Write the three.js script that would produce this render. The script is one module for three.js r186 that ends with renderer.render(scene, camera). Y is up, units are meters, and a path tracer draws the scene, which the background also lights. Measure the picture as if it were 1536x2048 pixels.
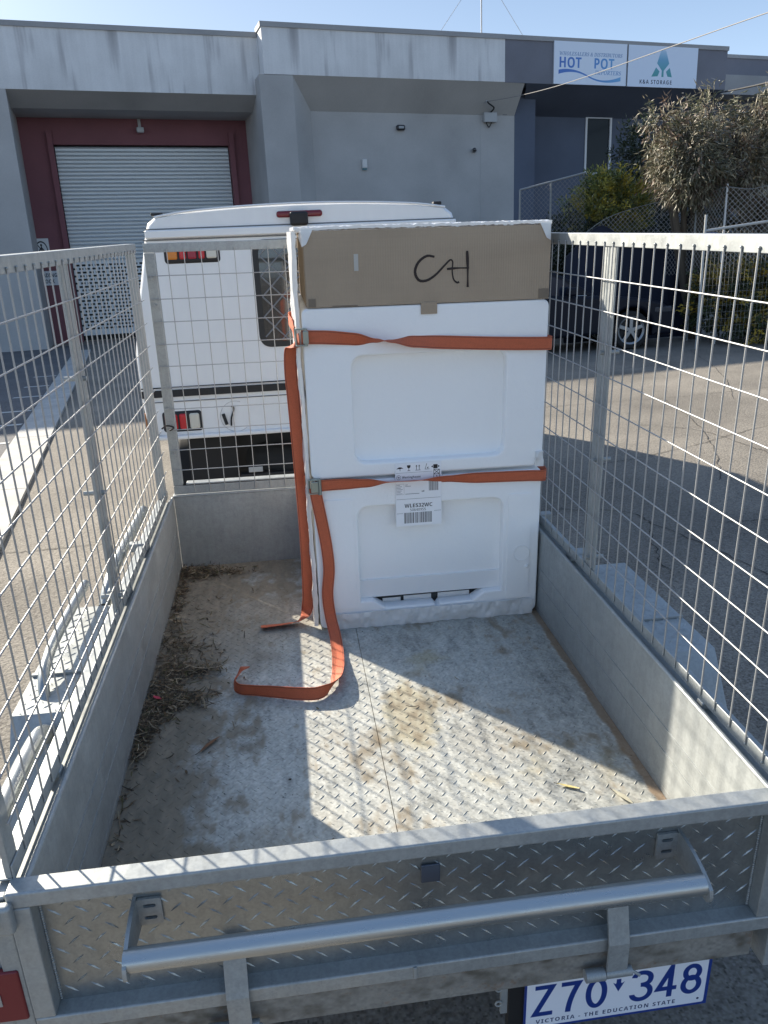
import * as THREE from 'three';
import { mergeGeometries, toCreasedNormals } from 'three/addons/utils/BufferGeometryUtils.js';
import { RoundedBoxGeometry } from 'three/addons/geometries/RoundedBoxGeometry.js';

// ------------------------------------------------------------------ camera, sky, sun, exposure
const scene = new THREE.Scene();
const FOV = 67.2427, CAM = new THREE.Vector3(-0.15353, 1.65944, 1.03244);
const camera = new THREE.PerspectiveCamera(FOV, 0.75, 0.05, 900);
camera.position.copy(CAM);
camera.quaternion.set(-0.14994, -0.061334, -0.031081, 0.986301);
camera.updateMatrixWorld();
const SUN = new THREE.Vector3(-0.5943, 0.4548, -0.6634).normalize();
const renderer = new THREE.WebGLRenderer({ antialias: true });
renderer.toneMapping = THREE.LinearToneMapping;
renderer.toneMappingExposure = 2.45;
renderer.shadowMap.enabled = true;
{
  const w = 512, h = 256, d = new Float32Array(w * h * 4), v = new THREE.Vector3();
  for (let j = 0; j < h; j++) for (let i = 0; i < w; i++) {
    const th = ((i + 0.5) / w - 0.5) * 2 * Math.PI, el = ((j + 0.5) / h - 0.5) * Math.PI;
    v.set(Math.cos(el) * Math.cos(th), Math.sin(el), Math.cos(el) * Math.sin(th));
    const y = Math.max(v.y, 0), c = Math.max(v.dot(SUN), 0), t = Math.pow(1 - y, 6);
    const g = 0.2 * Math.pow(c, 4) + 0.7 * Math.pow(c, 24) + 2 * Math.pow(c, 160);
    let r = 0.09 + 0.44 * t, gg = 0.148 + 0.535 * t, b = 0.262 + 0.54 * t;
    r += g * 0.95; gg += g * 0.95; b += g * 0.93;
    if (v.y < -0.01) { r = 0.12; gg = 0.11; b = 0.1; }
    d.set([r, gg, b, 1], (j * w + i) * 4);
  }
  const sky = new THREE.DataTexture(d, w, h, THREE.RGBAFormat, THREE.FloatType);
  sky.mapping = THREE.EquirectangularReflectionMapping; sky.magFilter = THREE.LinearFilter; sky.minFilter = THREE.LinearFilter;
  sky.wrapS = THREE.RepeatWrapping; sky.needsUpdate = true;
  scene.background = sky; scene.environment = sky;
}
const sun = new THREE.DirectionalLight(new THREE.Color(1, 0.905, 0.755), 4.8);
sun.position.copy(SUN).multiplyScalar(60); sun.target.position.set(0, 0, -6);
sun.position.add(sun.target.position);
sun.castShadow = true; sun.shadow.mapSize.set(4096, 4096); sun.shadow.bias = -0.0005;
Object.assign(sun.shadow.camera, { left: -30, right: 30, top: 30, bottom: -30, near: 1, far: 140 });
scene.add(sun, sun.target);

// ------------------------------------------------------------------ helpers
let seed = 7;
const rnd = () => { seed = (seed + 0x6D2B79F5) | 0; let t = Math.imul(seed ^ (seed >>> 15), 1 | seed); t = (t + Math.imul(t ^ (t >>> 7), 61 | t)) ^ t; return ((t ^ (t >>> 14)) >>> 0) / 4294967296; };
const rr = (a, b) => a + (b - a) * rnd();
const V = (x, y, z) => new THREE.Vector3(x, y, z);
const hash = (x, y, s) => { let h = Math.imul(x, 374761393) + Math.imul(y, 668265263) + Math.imul(s, 1274126177); h = Math.imul(h ^ (h >>> 13), 1274126177); return ((h ^ (h >>> 16)) >>> 0) / 4294967296; };
const sm = (t) => t * t * (3 - 2 * t);
const clamp = (x, a = 0, b = 1) => Math.min(b, Math.max(a, x));
const step = (a, b, x) => sm(clamp((x - a) / (b - a)));
function vn(x, y, s = 0, p = 1e9) {             // value noise, periodic in p
  const xi = Math.floor(x), yi = Math.floor(y), fx = sm(x - xi), fy = sm(y - yi), m = (k) => ((k % p) + p) % p;
  const a = hash(m(xi), m(yi), s), b = hash(m(xi + 1), m(yi), s), c = hash(m(xi), m(yi + 1), s), d = hash(m(xi + 1), m(yi + 1), s);
  return a + (b - a) * fx + (c - a) * fy + (a - b - c + d) * fx * fy;
}
const fbm = (x, y, s = 0, o = 4, p = 1e9) => { let v = 0, a = 0.5, n = 0; for (let i = 0; i < o; i++) { v += a * vn(x, y, s + i, p); n += a; x *= 2; y *= 2; p *= 2; a *= 0.5; } return v / n; };
const lin2s = (v) => 255 * (v <= 0.0031308 ? v * 12.92 : 1.055 * Math.pow(Math.max(v, 0), 1 / 2.4) - 0.055);
function tex(w, h, fn, { srgb = true, rx = 1, ry = 1, clampEdge = false } = {}) {
  const d = new Uint8Array(w * h * 4);
  for (let j = 0; j < h; j++) for (let i = 0; i < w; i++) {
    const c = fn((i + 0.5) / w, (j + 0.5) / h), k = (j * w + i) * 4;
    for (let q = 0; q < 3; q++) d[k + q] = clamp(srgb ? lin2s(c[q]) : c[q] * 255, 0, 255);
    d[k + 3] = 255;
  }
  const t = new THREE.DataTexture(d, w, h); t.wrapS = t.wrapT = clampEdge ? THREE.ClampToEdgeWrapping : THREE.RepeatWrapping;
  t.repeat.set(rx, ry); t.magFilter = THREE.LinearFilter; t.minFilter = THREE.LinearMipmapLinearFilter; t.generateMipmaps = true;
  if (srgb) t.colorSpace = THREE.SRGBColorSpace; t.needsUpdate = true; return t;
}
function canvasTex(w, h, draw) {
  const c = document.createElement('canvas'); c.width = w; c.height = h; draw(c.getContext('2d'), w, h);
  const t = new THREE.CanvasTexture(c); t.colorSpace = THREE.SRGBColorSpace; t.anisotropy = 8; return t;
}
const lin = (r, g, b) => new THREE.Color().setRGB(r, g, b);
const mat = (c, roughness = 0.8, metalness = 0, o = {}) => new THREE.MeshStandardMaterial({ color: Array.isArray(c) ? lin(...c) : c, roughness, metalness, side: THREE.DoubleSide, ...o });
const phys = (c, roughness, metalness, o = {}) => new THREE.MeshPhysicalMaterial({ color: lin(...c), roughness, metalness, side: THREE.DoubleSide, ...o });

function prep(g) { const n = g.index ? g.toNonIndexed() : g; for (const k of Object.keys(n.attributes)) if (!['position', 'normal', 'uv', 'color'].includes(k)) n.deleteAttribute(k); if (!n.attributes.normal) n.computeVertexNormals(); if (!n.attributes.uv) n.setAttribute('uv', new THREE.BufferAttribute(new Float32Array(n.attributes.position.count * 2), 2)); return n; }
const merge = (list) => (list.length === 1 ? prep(list[0]) : mergeGeometries(list.map(prep)));
function uvm(g, s = 1) {                        // uv in metres by dominant axis
  g = prep(g); const p = g.attributes.position, n = g.attributes.normal, u = g.attributes.uv;
  for (let i = 0; i < p.count; i += 3) {
    const nx = Math.abs(n.getX(i) + n.getX(i + 1) + n.getX(i + 2)), ny = Math.abs(n.getY(i) + n.getY(i + 1) + n.getY(i + 2)), nz = Math.abs(n.getZ(i) + n.getZ(i + 1) + n.getZ(i + 2));
    for (let k = i; k < i + 3; k++) {
      const x = p.getX(k), y = p.getY(k), z = p.getZ(k);
      if (ny >= nx && ny >= nz) u.setXY(k, x * s, z * s); else if (nx >= nz) u.setXY(k, z * s, y * s); else u.setXY(k, x * s, y * s);
    }
  }
  return g;
}
const box = (x0, x1, y0, y1, z0, z1) => new THREE.BoxGeometry(x1 - x0, y1 - y0, z1 - z0).translate((x0 + x1) / 2, (y0 + y1) / 2, (z0 + z1) / 2);
const rbox = (x0, x1, y0, y1, z0, z1, r = 0.003, seg = 2) => new RoundedBoxGeometry(x1 - x0, y1 - y0, z1 - z0, seg, r).translate((x0 + x1) / 2, (y0 + y1) / 2, (z0 + z1) / 2);
function rod(a, b, r, seg = 8, r2 = r) {
  const A = V(...a), B = V(...b), d = B.clone().sub(A), g = new THREE.CylinderGeometry(r2, r, d.length(), seg);
  g.applyQuaternion(new THREE.Quaternion().setFromUnitVectors(V(0, 1, 0), d.clone().normalize())); g.translate((A.x + B.x) / 2, (A.y + B.y) / 2, (A.z + B.z) / 2); return g;
}
const tube = (pts, r, n = 40, seg = 10) => new THREE.TubeGeometry(new THREE.CatmullRomCurve3(pts.map((p) => V(...p)), false, 'centripetal'), n, r, seg);
function poly(verts, faces) {                   // flat shaded polygon soup
  const a = []; for (const f of faces) for (let i = 1; i + 1 < f.length; i++) for (const k of [f[0], f[i], f[i + 1]]) a.push(...verts[k]);
  const g = new THREE.BufferGeometry(); g.setAttribute('position', new THREE.Float32BufferAttribute(a, 3)); g.computeVertexNormals(); return prep(g);
}
function rewind(g) { g = prep(g); for (const k of Object.keys(g.attributes)) { const a = g.attributes[k], n = a.itemSize, d = a.array; for (let i = 0; i < a.count; i += 3) for (let q = 0; q < n; q++) { const t = d[(i + 1) * n + q]; d[(i + 1) * n + q] = d[(i + 2) * n + q]; d[(i + 2) * n + q] = t; } } return g; }   // after a mirroring matrix
function prism(pts, a, b, axis = 'x') {         // pts: [p,q] outline; extruded from a to b along axis
  const s = new THREE.Shape(pts.map((p) => new THREE.Vector2(p[0], p[1]))), g = new THREE.ExtrudeGeometry(s, { depth: b - a, bevelEnabled: false });
  g.translate(0, 0, a);
  if (axis === 'x') g.applyMatrix4(new THREE.Matrix4().set(0, 0, 1, 0, 0, 1, 0, 0, 1, 0, 0, 0, 0, 0, 0, 1));  // (p,q,e)->(e,q,p)
  if (axis === 'y') g.applyMatrix4(new THREE.Matrix4().set(1, 0, 0, 0, 0, 0, 1, 0, 0, 1, 0, 0, 0, 0, 0, 1));  // (p,q,e)->(p,e,q)
  return rewind(g);
}
function shapeRR(x0, x1, y0, y1, r, C = THREE.Shape) {
  const s = new C(); s.moveTo(x0 + r, y0); s.lineTo(x1 - r, y0); s.quadraticCurveTo(x1, y0, x1, y0 + r); s.lineTo(x1, y1 - r); s.quadraticCurveTo(x1, y1, x1 - r, y1); s.lineTo(x0 + r, y1); s.quadraticCurveTo(x0, y1, x0, y1 - r); s.lineTo(x0, y0 + r); s.quadraticCurveTo(x0, y0, x0 + r, y0); return s;
}
const extr = (shape, z0, z1, bevel = 0, seg = 8) => { const b = bevel > 0; const g = new THREE.ExtrudeGeometry(shape, { depth: z1 - z0 - (b ? 2 * bevel : 0), bevelEnabled: b, bevelSize: bevel, bevelThickness: bevel, bevelOffset: -bevel, bevelSegments: 3, curveSegments: seg }); g.translate(0, 0, z0 + (b ? bevel : 0)); return g; };

// frames: world, trailer (tilted nose-up), building (turned along the facade)
const QT = new THREE.Quaternion(0.025255, 0, -0.004454, 0.999671).normalize(), OT = V(0, 0.5, 0);
const t2w = (x, y, z) => V(x, y, z).applyQuaternion(QT).add(OT);
const TH = 0.2012893, UX = V(Math.cos(TH), 0, -Math.sin(TH)), NX = V(Math.sin(TH), 0, Math.cos(TH));
const FPX = 1540;
const rayOf = (px, py) => V((px - 768) / FPX, -(py - 1024) / FPX, -1).applyQuaternion(camera.quaternion);
const atZ = (px, py, z) => { const d = rayOf(px, py); return CAM.clone().addScaledVector(d, (z - CAM.z) / d.z); };       // point of a pixel on the plane z
const atN = (px, py, n) => { const d = rayOf(px, py), p = CAM.clone().addScaledVector(d, (n - NX.dot(CAM)) / NX.dot(d)); return [p.dot(UX), p.y]; };  // the same on a facade-parallel plane: [u, y]
const atG = (px, py, y = 0) => { const d = rayOf(px, py); return CAM.clone().addScaledVector(d, (y - CAM.y) / d.y); };

const used = {}, offs = new Map();
const numbered = (n) => { const k = used[n] = (used[n] ?? -1) + 1; return k ? n + '_' + String(k).padStart(3, '0') : n; };
function tag(o, label, category, group, kind) { if (label) o.userData.label = label; if (category) o.userData.category = category; if (group) o.userData.group = group; if (kind) o.userData.kind = kind; return o; }
function thing(name, label, category, base = [0, 0, 0], { frame = 'w', group } = {}) {
  const o = new THREE.Group(); o.name = numbered(name); tag(o, label, category, group);
  offs.set(o, base);
  if (frame === 't') { o.position.copy(t2w(...base)); o.quaternion.copy(QT); } else if (frame === 'b') { o.position.copy(UX).multiplyScalar(base[0]).addScaledVector(NX, base[2]); o.position.y = base[1]; o.rotation.y = TH; } else o.position.set(...base);
  scene.add(o); return o;
}
function part(name, g, m, parent, label) {      // geometry in the frame of the thing, not yet moved to its base
  const list = Array.isArray(g) ? merge(g) : g; const o = new THREE.Mesh(list, m); o.name = name; o.castShadow = o.receiveShadow = true;
  const b = offs.get(parent) ?? [0, 0, 0];
  if (!list.userData.moved) { list.translate(-b[0], -b[1], -b[2]); list.userData.moved = true; }
  offs.set(o, b); parent.add(o); if (label) o.userData.label = label; return o;
}
function inst(name, g, m, parent, pos, quat) {  // shared geometry placed by position
  const o = new THREE.Mesh(g, m); o.name = name; o.castShadow = o.receiveShadow = true; const b = offs.get(parent) ?? [0, 0, 0];
  o.position.set(pos[0] - b[0], pos[1] - b[1], pos[2] - b[2]); if (quat) o.quaternion.copy(quat); offs.set(o, b); parent.add(o); return o;
}
function struct(name, g, m, kind = 'structure') { const o = new THREE.Mesh(Array.isArray(g) ? merge(g) : g, m); o.name = numbered(name); o.castShadow = o.receiveShadow = true; o.userData.kind = kind; scene.add(o); return o; }

// ------------------------------------------------------------------ surface textures
const spangle = (() => { const N = 26, pts = []; for (let j = 0; j < N; j++) for (let i = 0; i < N; i++) pts.push([(i + rnd()) / N, (j + rnd()) / N, rnd()]);
  return (u, v) => { const ci = Math.floor(u * N), cj = Math.floor(v * N); let best = 9, val = 0; for (let dj = -1; dj < 2; dj++) for (let di = -1; di < 2; di++) { const a = (ci + di + N) % N, b = (cj + dj + N) % N, p = pts[b * N + a]; let dx = Math.abs(p[0] - u), dy = Math.abs(p[1] - v); dx = Math.min(dx, 1 - dx); dy = Math.min(dy, 1 - dy); const q = dx * dx + dy * dy; if (q < best) { best = q; val = p[2]; } } return val; }; })();
const galvMap = tex(512, 512, (u, v) => { const s = spangle(u, v), f = fbm(u * 6, v * 6, 3, 4, 6), q = fbm(u * 90, v * 90, 5, 2, 90), st = fbm(u * 40, v * 5, 9, 3, 40); const sc = vn(u * 14, v * 340, 15, 340) > 0.93 ? 0.1 : 0, sd = vn(u * 300, v * 9, 17, 300) > 0.94 ? -0.1 : 0; const k = 0.76 + 0.07 * (s - 0.5) + 0.15 * (f - 0.5) + 0.16 * (q - 0.5) + 0.1 * (st - 0.5) + sc * 0.6 + sd * 0.6; return [k, k * 1.005, k]; }, { rx: 3, ry: 3 });
const galvRough = tex(256, 256, (u, v) => { const k = 0.66 + 0.5 * (fbm(u * 8, v * 8, 13, 4, 8) - 0.5) + 0.14 * (spangle(u, v) - 0.5); return [k, k, k]; }, { srgb: false, rx: 2, ry: 2 });
const galv = mat([0.44, 0.462, 0.462], 0.72, 0.4, { map: galvMap, roughnessMap: galvRough });
const galvDull = mat([0.44, 0.462, 0.462], 0.85, 0.4, { map: galvMap, roughnessMap: galvRough });
const galvShiny = mat([0.44, 0.462, 0.462], 0.5, 0.8, { map: galvMap, roughnessMap: galvRough });
const wireMat = mat([0.38, 0.385, 0.385], 0.5, 0.6);
const blackMat = mat([0.012, 0.012, 0.013], 0.6);
const rubber = mat([0.018, 0.018, 0.018], 0.85);

// ------------------------------------------------------------------ ground
const asphaltMap = tex(1024, 1024, (u, v) => {
  const g = hash(Math.floor(u * 420), Math.floor(v * 420), 2), g2 = vn(u * 260, v * 260, 4, 260), f = fbm(u * 5, v * 5, 6, 5, 5);
  let k = 0.72 + 0.34 * (g - 0.5) + 0.42 * (g2 - 0.5) + 0.42 * (f - 0.5); if (g > 0.965) k += 0.26; if (g < 0.05) k *= 0.65; k = clamp(k, 0.12, 1);
  return [k, k * (0.97 + 0.03 * g2), k * (0.93 + 0.07 * g)];
}, { rx: 1, ry: 1 });
const asphaltBump = tex(512, 512, (u, v) => { const k = 0.6 * vn(u * 200, v * 200, 4, 200) + 0.4 * hash(Math.floor(u * 300), Math.floor(v * 300), 2); return [k, k, k]; }, { srgb: false });
{
  const ax = (a, b, n, far) => { const r = [-far, -far / 4, -far / 10]; for (let i = 0; i <= n; i++) r.push(a + (b - a) * i / n); r.push(far / 10, far / 4, far); return r; };
  const xs = ax(-14, 18, 64, 420), zs = ax(-30, 8, 76, 420), P = [], U = [], C = [], I = [];
  for (const z of zs) for (const x of xs) { P.push(x, 0, z); U.push(x / 2.3, z / 2.3); let k = 0.88 + 0.5 * (fbm(x * 0.5 + 40, z * 0.5 + 40, 21, 4) - 0.5) + 0.3 * (fbm(x * 1.7 + 40, z * 1.7 + 40, 22, 3) - 0.5); if (fbm(x * 0.8 + 70, z * 0.8 + 70, 23, 3) > 0.66) k *= 0.84; C.push(k, k * 0.99, k * 0.97); }
  const W = xs.length; for (let j = 0; j + 1 < zs.length; j++) for (let i = 0; i + 1 < W; i++) { const a = j * W + i; I.push(a, a + W, a + 1, a + 1, a + W, a + W + 1); }
  const g = new THREE.BufferGeometry(); g.setAttribute('position', new THREE.Float32BufferAttribute(P, 3)); g.setAttribute('uv', new THREE.Float32BufferAttribute(U, 2)); g.setAttribute('color', new THREE.Float32BufferAttribute(C, 3)); g.setIndex(I); g.computeVertexNormals();
  struct('ground', g, mat([0.285, 0.264, 0.232], 0.95, 0, { map: asphaltMap, bumpMap: asphaltBump, bumpScale: 0.004, vertexColors: true }));
}
const concreteMap = tex(512, 512, (u, v) => { const k = 0.8 + 0.3 * (fbm(u * 7, v * 7, 31, 5, 7) - 0.5) + 0.16 * (hash(Math.floor(u * 300), Math.floor(v * 300), 33) - 0.5); return [k, k, k * 0.98]; });
const stripX = (z) => -3.07 + 0.186 * (z + 7);
{
  const zs = []; for (let z = 4; z > -22; z -= 2.4) zs.push(z);
  const road = []; road.push(poly([[stripX(4), 0.004, 4], [-60, 0.004, 4], [-60, 0.004, -22], [stripX(-22), 0.004, -22]], [[0, 3, 2, 1]]));
  struct('road', uvm(road[0], 0.4), mat([0.15, 0.15, 0.155], 0.95, 0, { map: asphaltMap, bumpMap: asphaltBump, bumpScale: 0.004 }));
  const slabs = []; for (let i = 0; i + 1 < zs.length; i++) { const a = zs[i] - 0.006, b = zs[i + 1] + 0.006, w = 0.4; const v = []; for (const y of [0, 0.03]) v.push([stripX(a), y, a], [stripX(a) + w, y, a], [stripX(b) + w, y, b], [stripX(b), y, b]); slabs.push(poly(v, [[4, 5, 6, 7], [0, 1, 5, 4], [1, 2, 6, 5], [2, 3, 7, 6], [3, 0, 4, 7]])); }
  const cm = mat([0.5, 0.49, 0.47], 0.9, 0, { map: concreteMap });
  const k = struct('concrete_gutter', poly([[stripX(4), 0.006, 4], [stripX(4) + 0.4, 0.006, 4], [stripX(-22) + 0.4, 0.006, -22], [stripX(-22), 0.006, -22]], [[0, 1, 2, 3]]), mat([0.12, 0.115, 0.11], 1));
  for (const s of slabs) part('slab', uvm(s), cm, k);
  const marks = [[-7.8, 0.36], [-9.0, 0.34], [-10.12, 0.5], [-11.6, 0.42], [-12.9, 0.4], [-14.4, 0.4]].map(([z, l]) => poly([[stripX(z) - 0.05, 0.008, z], [stripX(z) - 0.05 - l, 0.008, z + 0.05], [stripX(z) - 0.05 - l, 0.008, z - 0.05], [stripX(z) - 0.05, 0.008, z - 0.1]], [[0, 1, 2, 3]]));
  struct('painted_marking', uvm(merge(marks)), mat([0.6, 0.6, 0.58], 0.9, 0, { map: concreteMap }));
}
{ // cracks in the asphalt, thin open lines filled with dark dirt
  const lines = [[[1085, 815], [1200, 806], [1340, 795], [1536, 775]], [[1330, 800], [1395, 850], [1430, 905], [1440, 960]], [[1200, 930], [1330, 905], [1536, 850]], [[1105, 1020], [1260, 1025], [1300, 1045], [1420, 1095], [1536, 1150]], [[1440, 1045], [1536, 1040]], [[1280, 850], [1390, 860], [1536, 905]], [[1090, 745], [1240, 738], [1400, 720]], [[0, 1108], [90, 1100], [330, 1075]], [[1300, 1045], [1310, 1100], [1350, 1160]], [[1380, 700], [1440, 745], [1470, 800]]];
  const g = [];
  for (const l of lines) { const pts = new THREE.CatmullRomCurve3(l.map(([x, y]) => { const p = atG(x, y); p.y = 0.004; return p; })).getPoints(60); const v = [], f = []; pts.forEach((p, i) => { const t = pts[Math.min(i + 1, 60)].clone().sub(pts[Math.max(i - 1, 0)]).normalize(), w = 0.002 + 0.009 * fbm(i * 0.3, l[0][0], 41, 2), o = 0.05 * (fbm(i * 0.45, l[0][0] + 5, 42, 3) - 0.5); const s = V(-t.z, 0, t.x); v.push([p.x + s.x * (o + w / 2), 0.004, p.z + s.z * (o + w / 2)], [p.x + s.x * (o - w / 2), 0.004, p.z + s.z * (o - w / 2)]); if (i) f.push([2 * i - 2, 2 * i - 1, 2 * i + 1, 2 * i]); }); g.push(poly(v, f)); }
  struct('asphalt_crack', merge(g), mat([0.035, 0.033, 0.03], 1));
}

// ------------------------------------------------------------------ buildings (u along the facade, y up, n towards the yard)
const renderMap = (s, streak) => tex(512, 512, (u, v) => { const f = fbm(u * 5, v * 5, s, 5, 5); let k = 0.82 + 0.28 * (f - 0.5) + 0.05 * (hash(Math.floor(u * 256), Math.floor(v * 256), s) - 0.5); if (streak) { const top = 1; const a = fbm(u * 14, v * 1.2, s + 3, 4, 14), b = fbm(u * 60, v * 3, s + 7, 3, 60); const m = step(0.56, 0.78, a + 0.2 * (b - 0.5)) * top; k *= 1 - 0.42 * m; k += 0.1 * (b - 0.5); return [k * (1 - 0.02 * m), k * (1 - 0.035 * m), k * (1 - 0.02 * m)]; } return [k, k, k]; }, { rx: 0.22, ry: 0.22 });
const fasciaMat = mat([0.84, 0.84, 0.83], 0.9, 0, { map: renderMap(51, true) });
const greyWall = mat([0.5, 0.49, 0.475], 0.9, 0, { map: renderMap(61, false) });
const copingMat = mat([0.4, 0.4, 0.4], 0.7, 0, { map: renderMap(65, false) });
const blueWall = mat([0.112, 0.134, 0.185], 0.85, 0, { map: renderMap(67, false) });
const blueFascia = mat([0.22, 0.225, 0.26], 0.85, 0, { map: renderMap(68, false) });
const redWall = mat([0.25, 0.098, 0.112], 0.8, 0, { map: renderMap(69, false) });
const metalPaint = mat([0.36, 0.37, 0.38], 0.5, 0.3);
const NR = -21.5, NW = -22.2, ND = -23.0, NL = -22.1, NRed = -24.1, NF = -25;
{ // left unit with the roller door
  const b = thing('warehouse', 'pale streaked warehouse front with red recess and silver roller door', 'building', [1, 0, NL], { frame: 'b' });
  const [uP] = atN(62, 480, NL), yF0 = 6.324, yF1 = 7.82, uR = 4.29;
  part('wall', uvm(box(-11, uP, 0, yF0, -36, NL - 0.002)), greyWall, b, 'grey rendered side wall of the recess');
  part('parapet', uvm(box(-11, uR, yF0, yF1 - 0.12, NL - 0.5, NL)), fasciaMat, b, 'pale parapet with dark water streaks');
  part('coping', uvm(box(-11, uR, yF1 - 0.12, yF1, NL - 0.55, NL + 0.03)), copingMat, b);
  part('soffit', uvm(poly([[uP, yF0 - 0.001, NL - 0.01], [uR, yF0 - 0.001, NL - 0.01], [uR, 6.04, NL - 0.75], [uP, 6.04, NL - 0.75]], [[0, 1, 2, 3]])), greyWall, b);
  part('soffit', uvm(box(uP, uR, 6.04, 6.1, NRed - 0.1, NL - 0.752)), greyWall, b);
  const d0 = atN(108, 289, NRed), d1 = atN(456, 291, NRed), yD = d0[1];
  const rw = part('recess_wall', uvm(merge([box(uP, d0[0] - 0.02, 0, 6.04, NRed - 0.2, NRed), box(d1[0] + 0.02, uR + 0.6, 0, 6.04, NRed - 0.2, NRed), box(d0[0] - 0.02, d1[0] + 0.02, yD, 6.04, NRed - 0.2, NRed)])), redWall, b, 'dull red painted wall around the roller door');
  part('door_jamb', uvm(box(d0[0] - 0.16, d0[0] - 0.02, 0, yD + 0.32, NRed + 0.002, NRed + 0.14)), redWall, rw);
  part('door_jamb', uvm(box(d1[0] + 0.02, d1[0] + 0.16, 0, yD + 0.32, NRed + 0.002, NRed + 0.14)), redWall, rw);
  // the curtain of the roller door: curved slats, an open grille below
  const slatMat = mat([0.62, 0.65, 0.66], 0.5, 0.25), dw = d1[0] - d0[0], gBot = atN(225, 660, NRed)[1], gTop = atN(200, 524, NRed)[1];
  const door = part('roller_door', uvm(box(d0[0] - 0.1, d1[0] + 0.1, 0.02, yD + 0.1, NRed - 0.3, NRed - 0.205)), mat([0.03, 0.033, 0.035], 0.8), b, 'silver roller door, closed, with an open grille at its foot');
  const pitch = 0.103, arc = [[NRed - 0.1, 0], [NRed - 0.1, 0.03], [NRed - 0.098, 0.058], [NRed - 0.046, 0.064], [NRed - 0.041, 0.069], [NRed - 0.064, 0.085], [NRed - 0.099, 0.1]];
  const back = arc.slice().reverse().map(([n, y]) => [n - 0.008, y]);
  const sg = toCreasedNormals(prism([...arc, ...back], -dw / 2, dw / 2, 'x'), 0.9).translate(0, 0, 0);
  for (let y = gTop; y + pitch < yD + 0.02; y += pitch) inst('slat', sg, slatMat, door, [(d0[0] + d1[0]) / 2, y, 0]);
  const gr = []; let row = 0; const gp = 0.1; for (let y = gBot; y < gTop - 0.01; y += gp, row++) { gr.push(box(d0[0], d1[0], y, y + 0.045, NRed - 0.09, NRed - 0.07)); for (let u = d0[0] + (row % 2) * 0.09; u < d1[0] - 0.05; u += 0.18) gr.push(box(u, u + 0.055, y + 0.045, y + gp, NRed - 0.088, NRed - 0.072)); }
  const grille = part('grille', gr, slatMat, door, 'open brick pattern grille of the roller door'); grille.userData.kind = 'stuff';
  part('bottom_bar', box(d0[0], d1[0], gBot - 0.12, gBot, NRed - 0.1, NRed - 0.06), slatMat, door);
  const fl = thing('security_light', 'small grey flood light fixed above the roller door', 'light', [...atN(280, 262, NRed), NRed].map((v, i) => v), { frame: 'b' });
  const [lu, ly] = atN(280, 262, NRed); part('bracket', box(lu - 0.04, lu + 0.04, ly + 0.06, ly + 0.3, NRed, NRed + 0.06), metalPaint, fl); part('lamp_head', rbox(lu - 0.1, lu + 0.1, ly - 0.06, ly + 0.06, NRed + 0.062, NRed + 0.26, 0.02), mat([0.42, 0.43, 0.43], 0.5), fl); part('lens', box(lu - 0.08, lu + 0.08, ly - 0.066, ly - 0.0605, NRed + 0.08, NRed + 0.24), mat([0.7, 0.7, 0.68], 0.3), fl);
  // signs on the red wall
  const s1a = atN(63, 477, NRed + 0.16), s1b = atN(104, 530, NRed + 0.16);
  const sA = thing('warning_sign', 'white square sign with a barred walking figure in a ring', 'sign', [s1a[0], s1b[1], NRed], { frame: 'b' });
  part('panel', box(s1a[0], s1b[0], s1b[1] + 0.1, s1a[1], NRed + 0.012, NRed + 0.02), mat([0.6, 0.6, 0.6], 0.6), sA);
  const face = (u0, u1, y0, y1, n, t, rough = 0.6) => { const g = new THREE.PlaneGeometry(u1 - u0, y1 - y0).translate((u0 + u1) / 2, (y0 + y1) / 2, n); return [g, new THREE.MeshStandardMaterial({ map: t, roughness: rough })]; };
  { const [g, m] = face(s1a[0], s1b[0], s1b[1] + 0.1, s1a[1], NRed + 0.024, canvasTex(256, 256, (c) => { c.fillStyle = '#d6d6d4'; c.fillRect(0, 0, 256, 256); c.strokeStyle = '#26272b'; c.lineWidth = 15; c.beginPath(); c.arc(128, 128, 92, 0, 7); c.stroke(); c.fillStyle = '#26272b'; c.beginPath(); c.arc(128, 74, 15, 0, 7); c.fill(); c.lineWidth = 18; c.lineCap = 'round'; c.beginPath(); c.moveTo(128, 96); c.lineTo(126, 145); c.lineTo(100, 188); c.moveTo(126, 145); c.lineTo(156, 186); c.moveTo(128, 102); c.lineTo(92, 130); c.moveTo(128, 102); c.lineTo(162, 134); c.stroke(); c.lineWidth = 13; c.beginPath(); c.moveTo(64, 64); c.lineTo(192, 192); c.stroke(); })); part('print', g, m, sA); }
  const s2a = atN(70, 543, NRed + 0.16), s2b = atN(119, 570, NRed + 0.16);
  const sB = thing('dock_sign', 'white sign reading loading dock in dark capitals on the red wall', 'sign', [s2a[0], s2b[1], NRed], { frame: 'b' });
  part('panel', box(s2a[0], s2b[0], s2b[1], s2a[1], NRed + 0.012, NRed + 0.02), mat([0.6, 0.6, 0.6], 0.6), sB);
  { const [g, m] = face(s2a[0], s2b[0], s2b[1], s2a[1], NRed + 0.024, canvasTex(256, 150, (c) => { c.fillStyle = '#cfd0d0'; c.fillRect(0, 0, 256, 150); c.fillStyle = '#2c2f36'; c.font = 'bold 56px sans-serif'; c.textAlign = 'center'; c.textBaseline = 'middle'; c.fillText('LOADING', 128, 44, 240); c.fillText('DOCK', 128, 108, 170); })); part('print', g, m, sB); }
}
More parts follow.
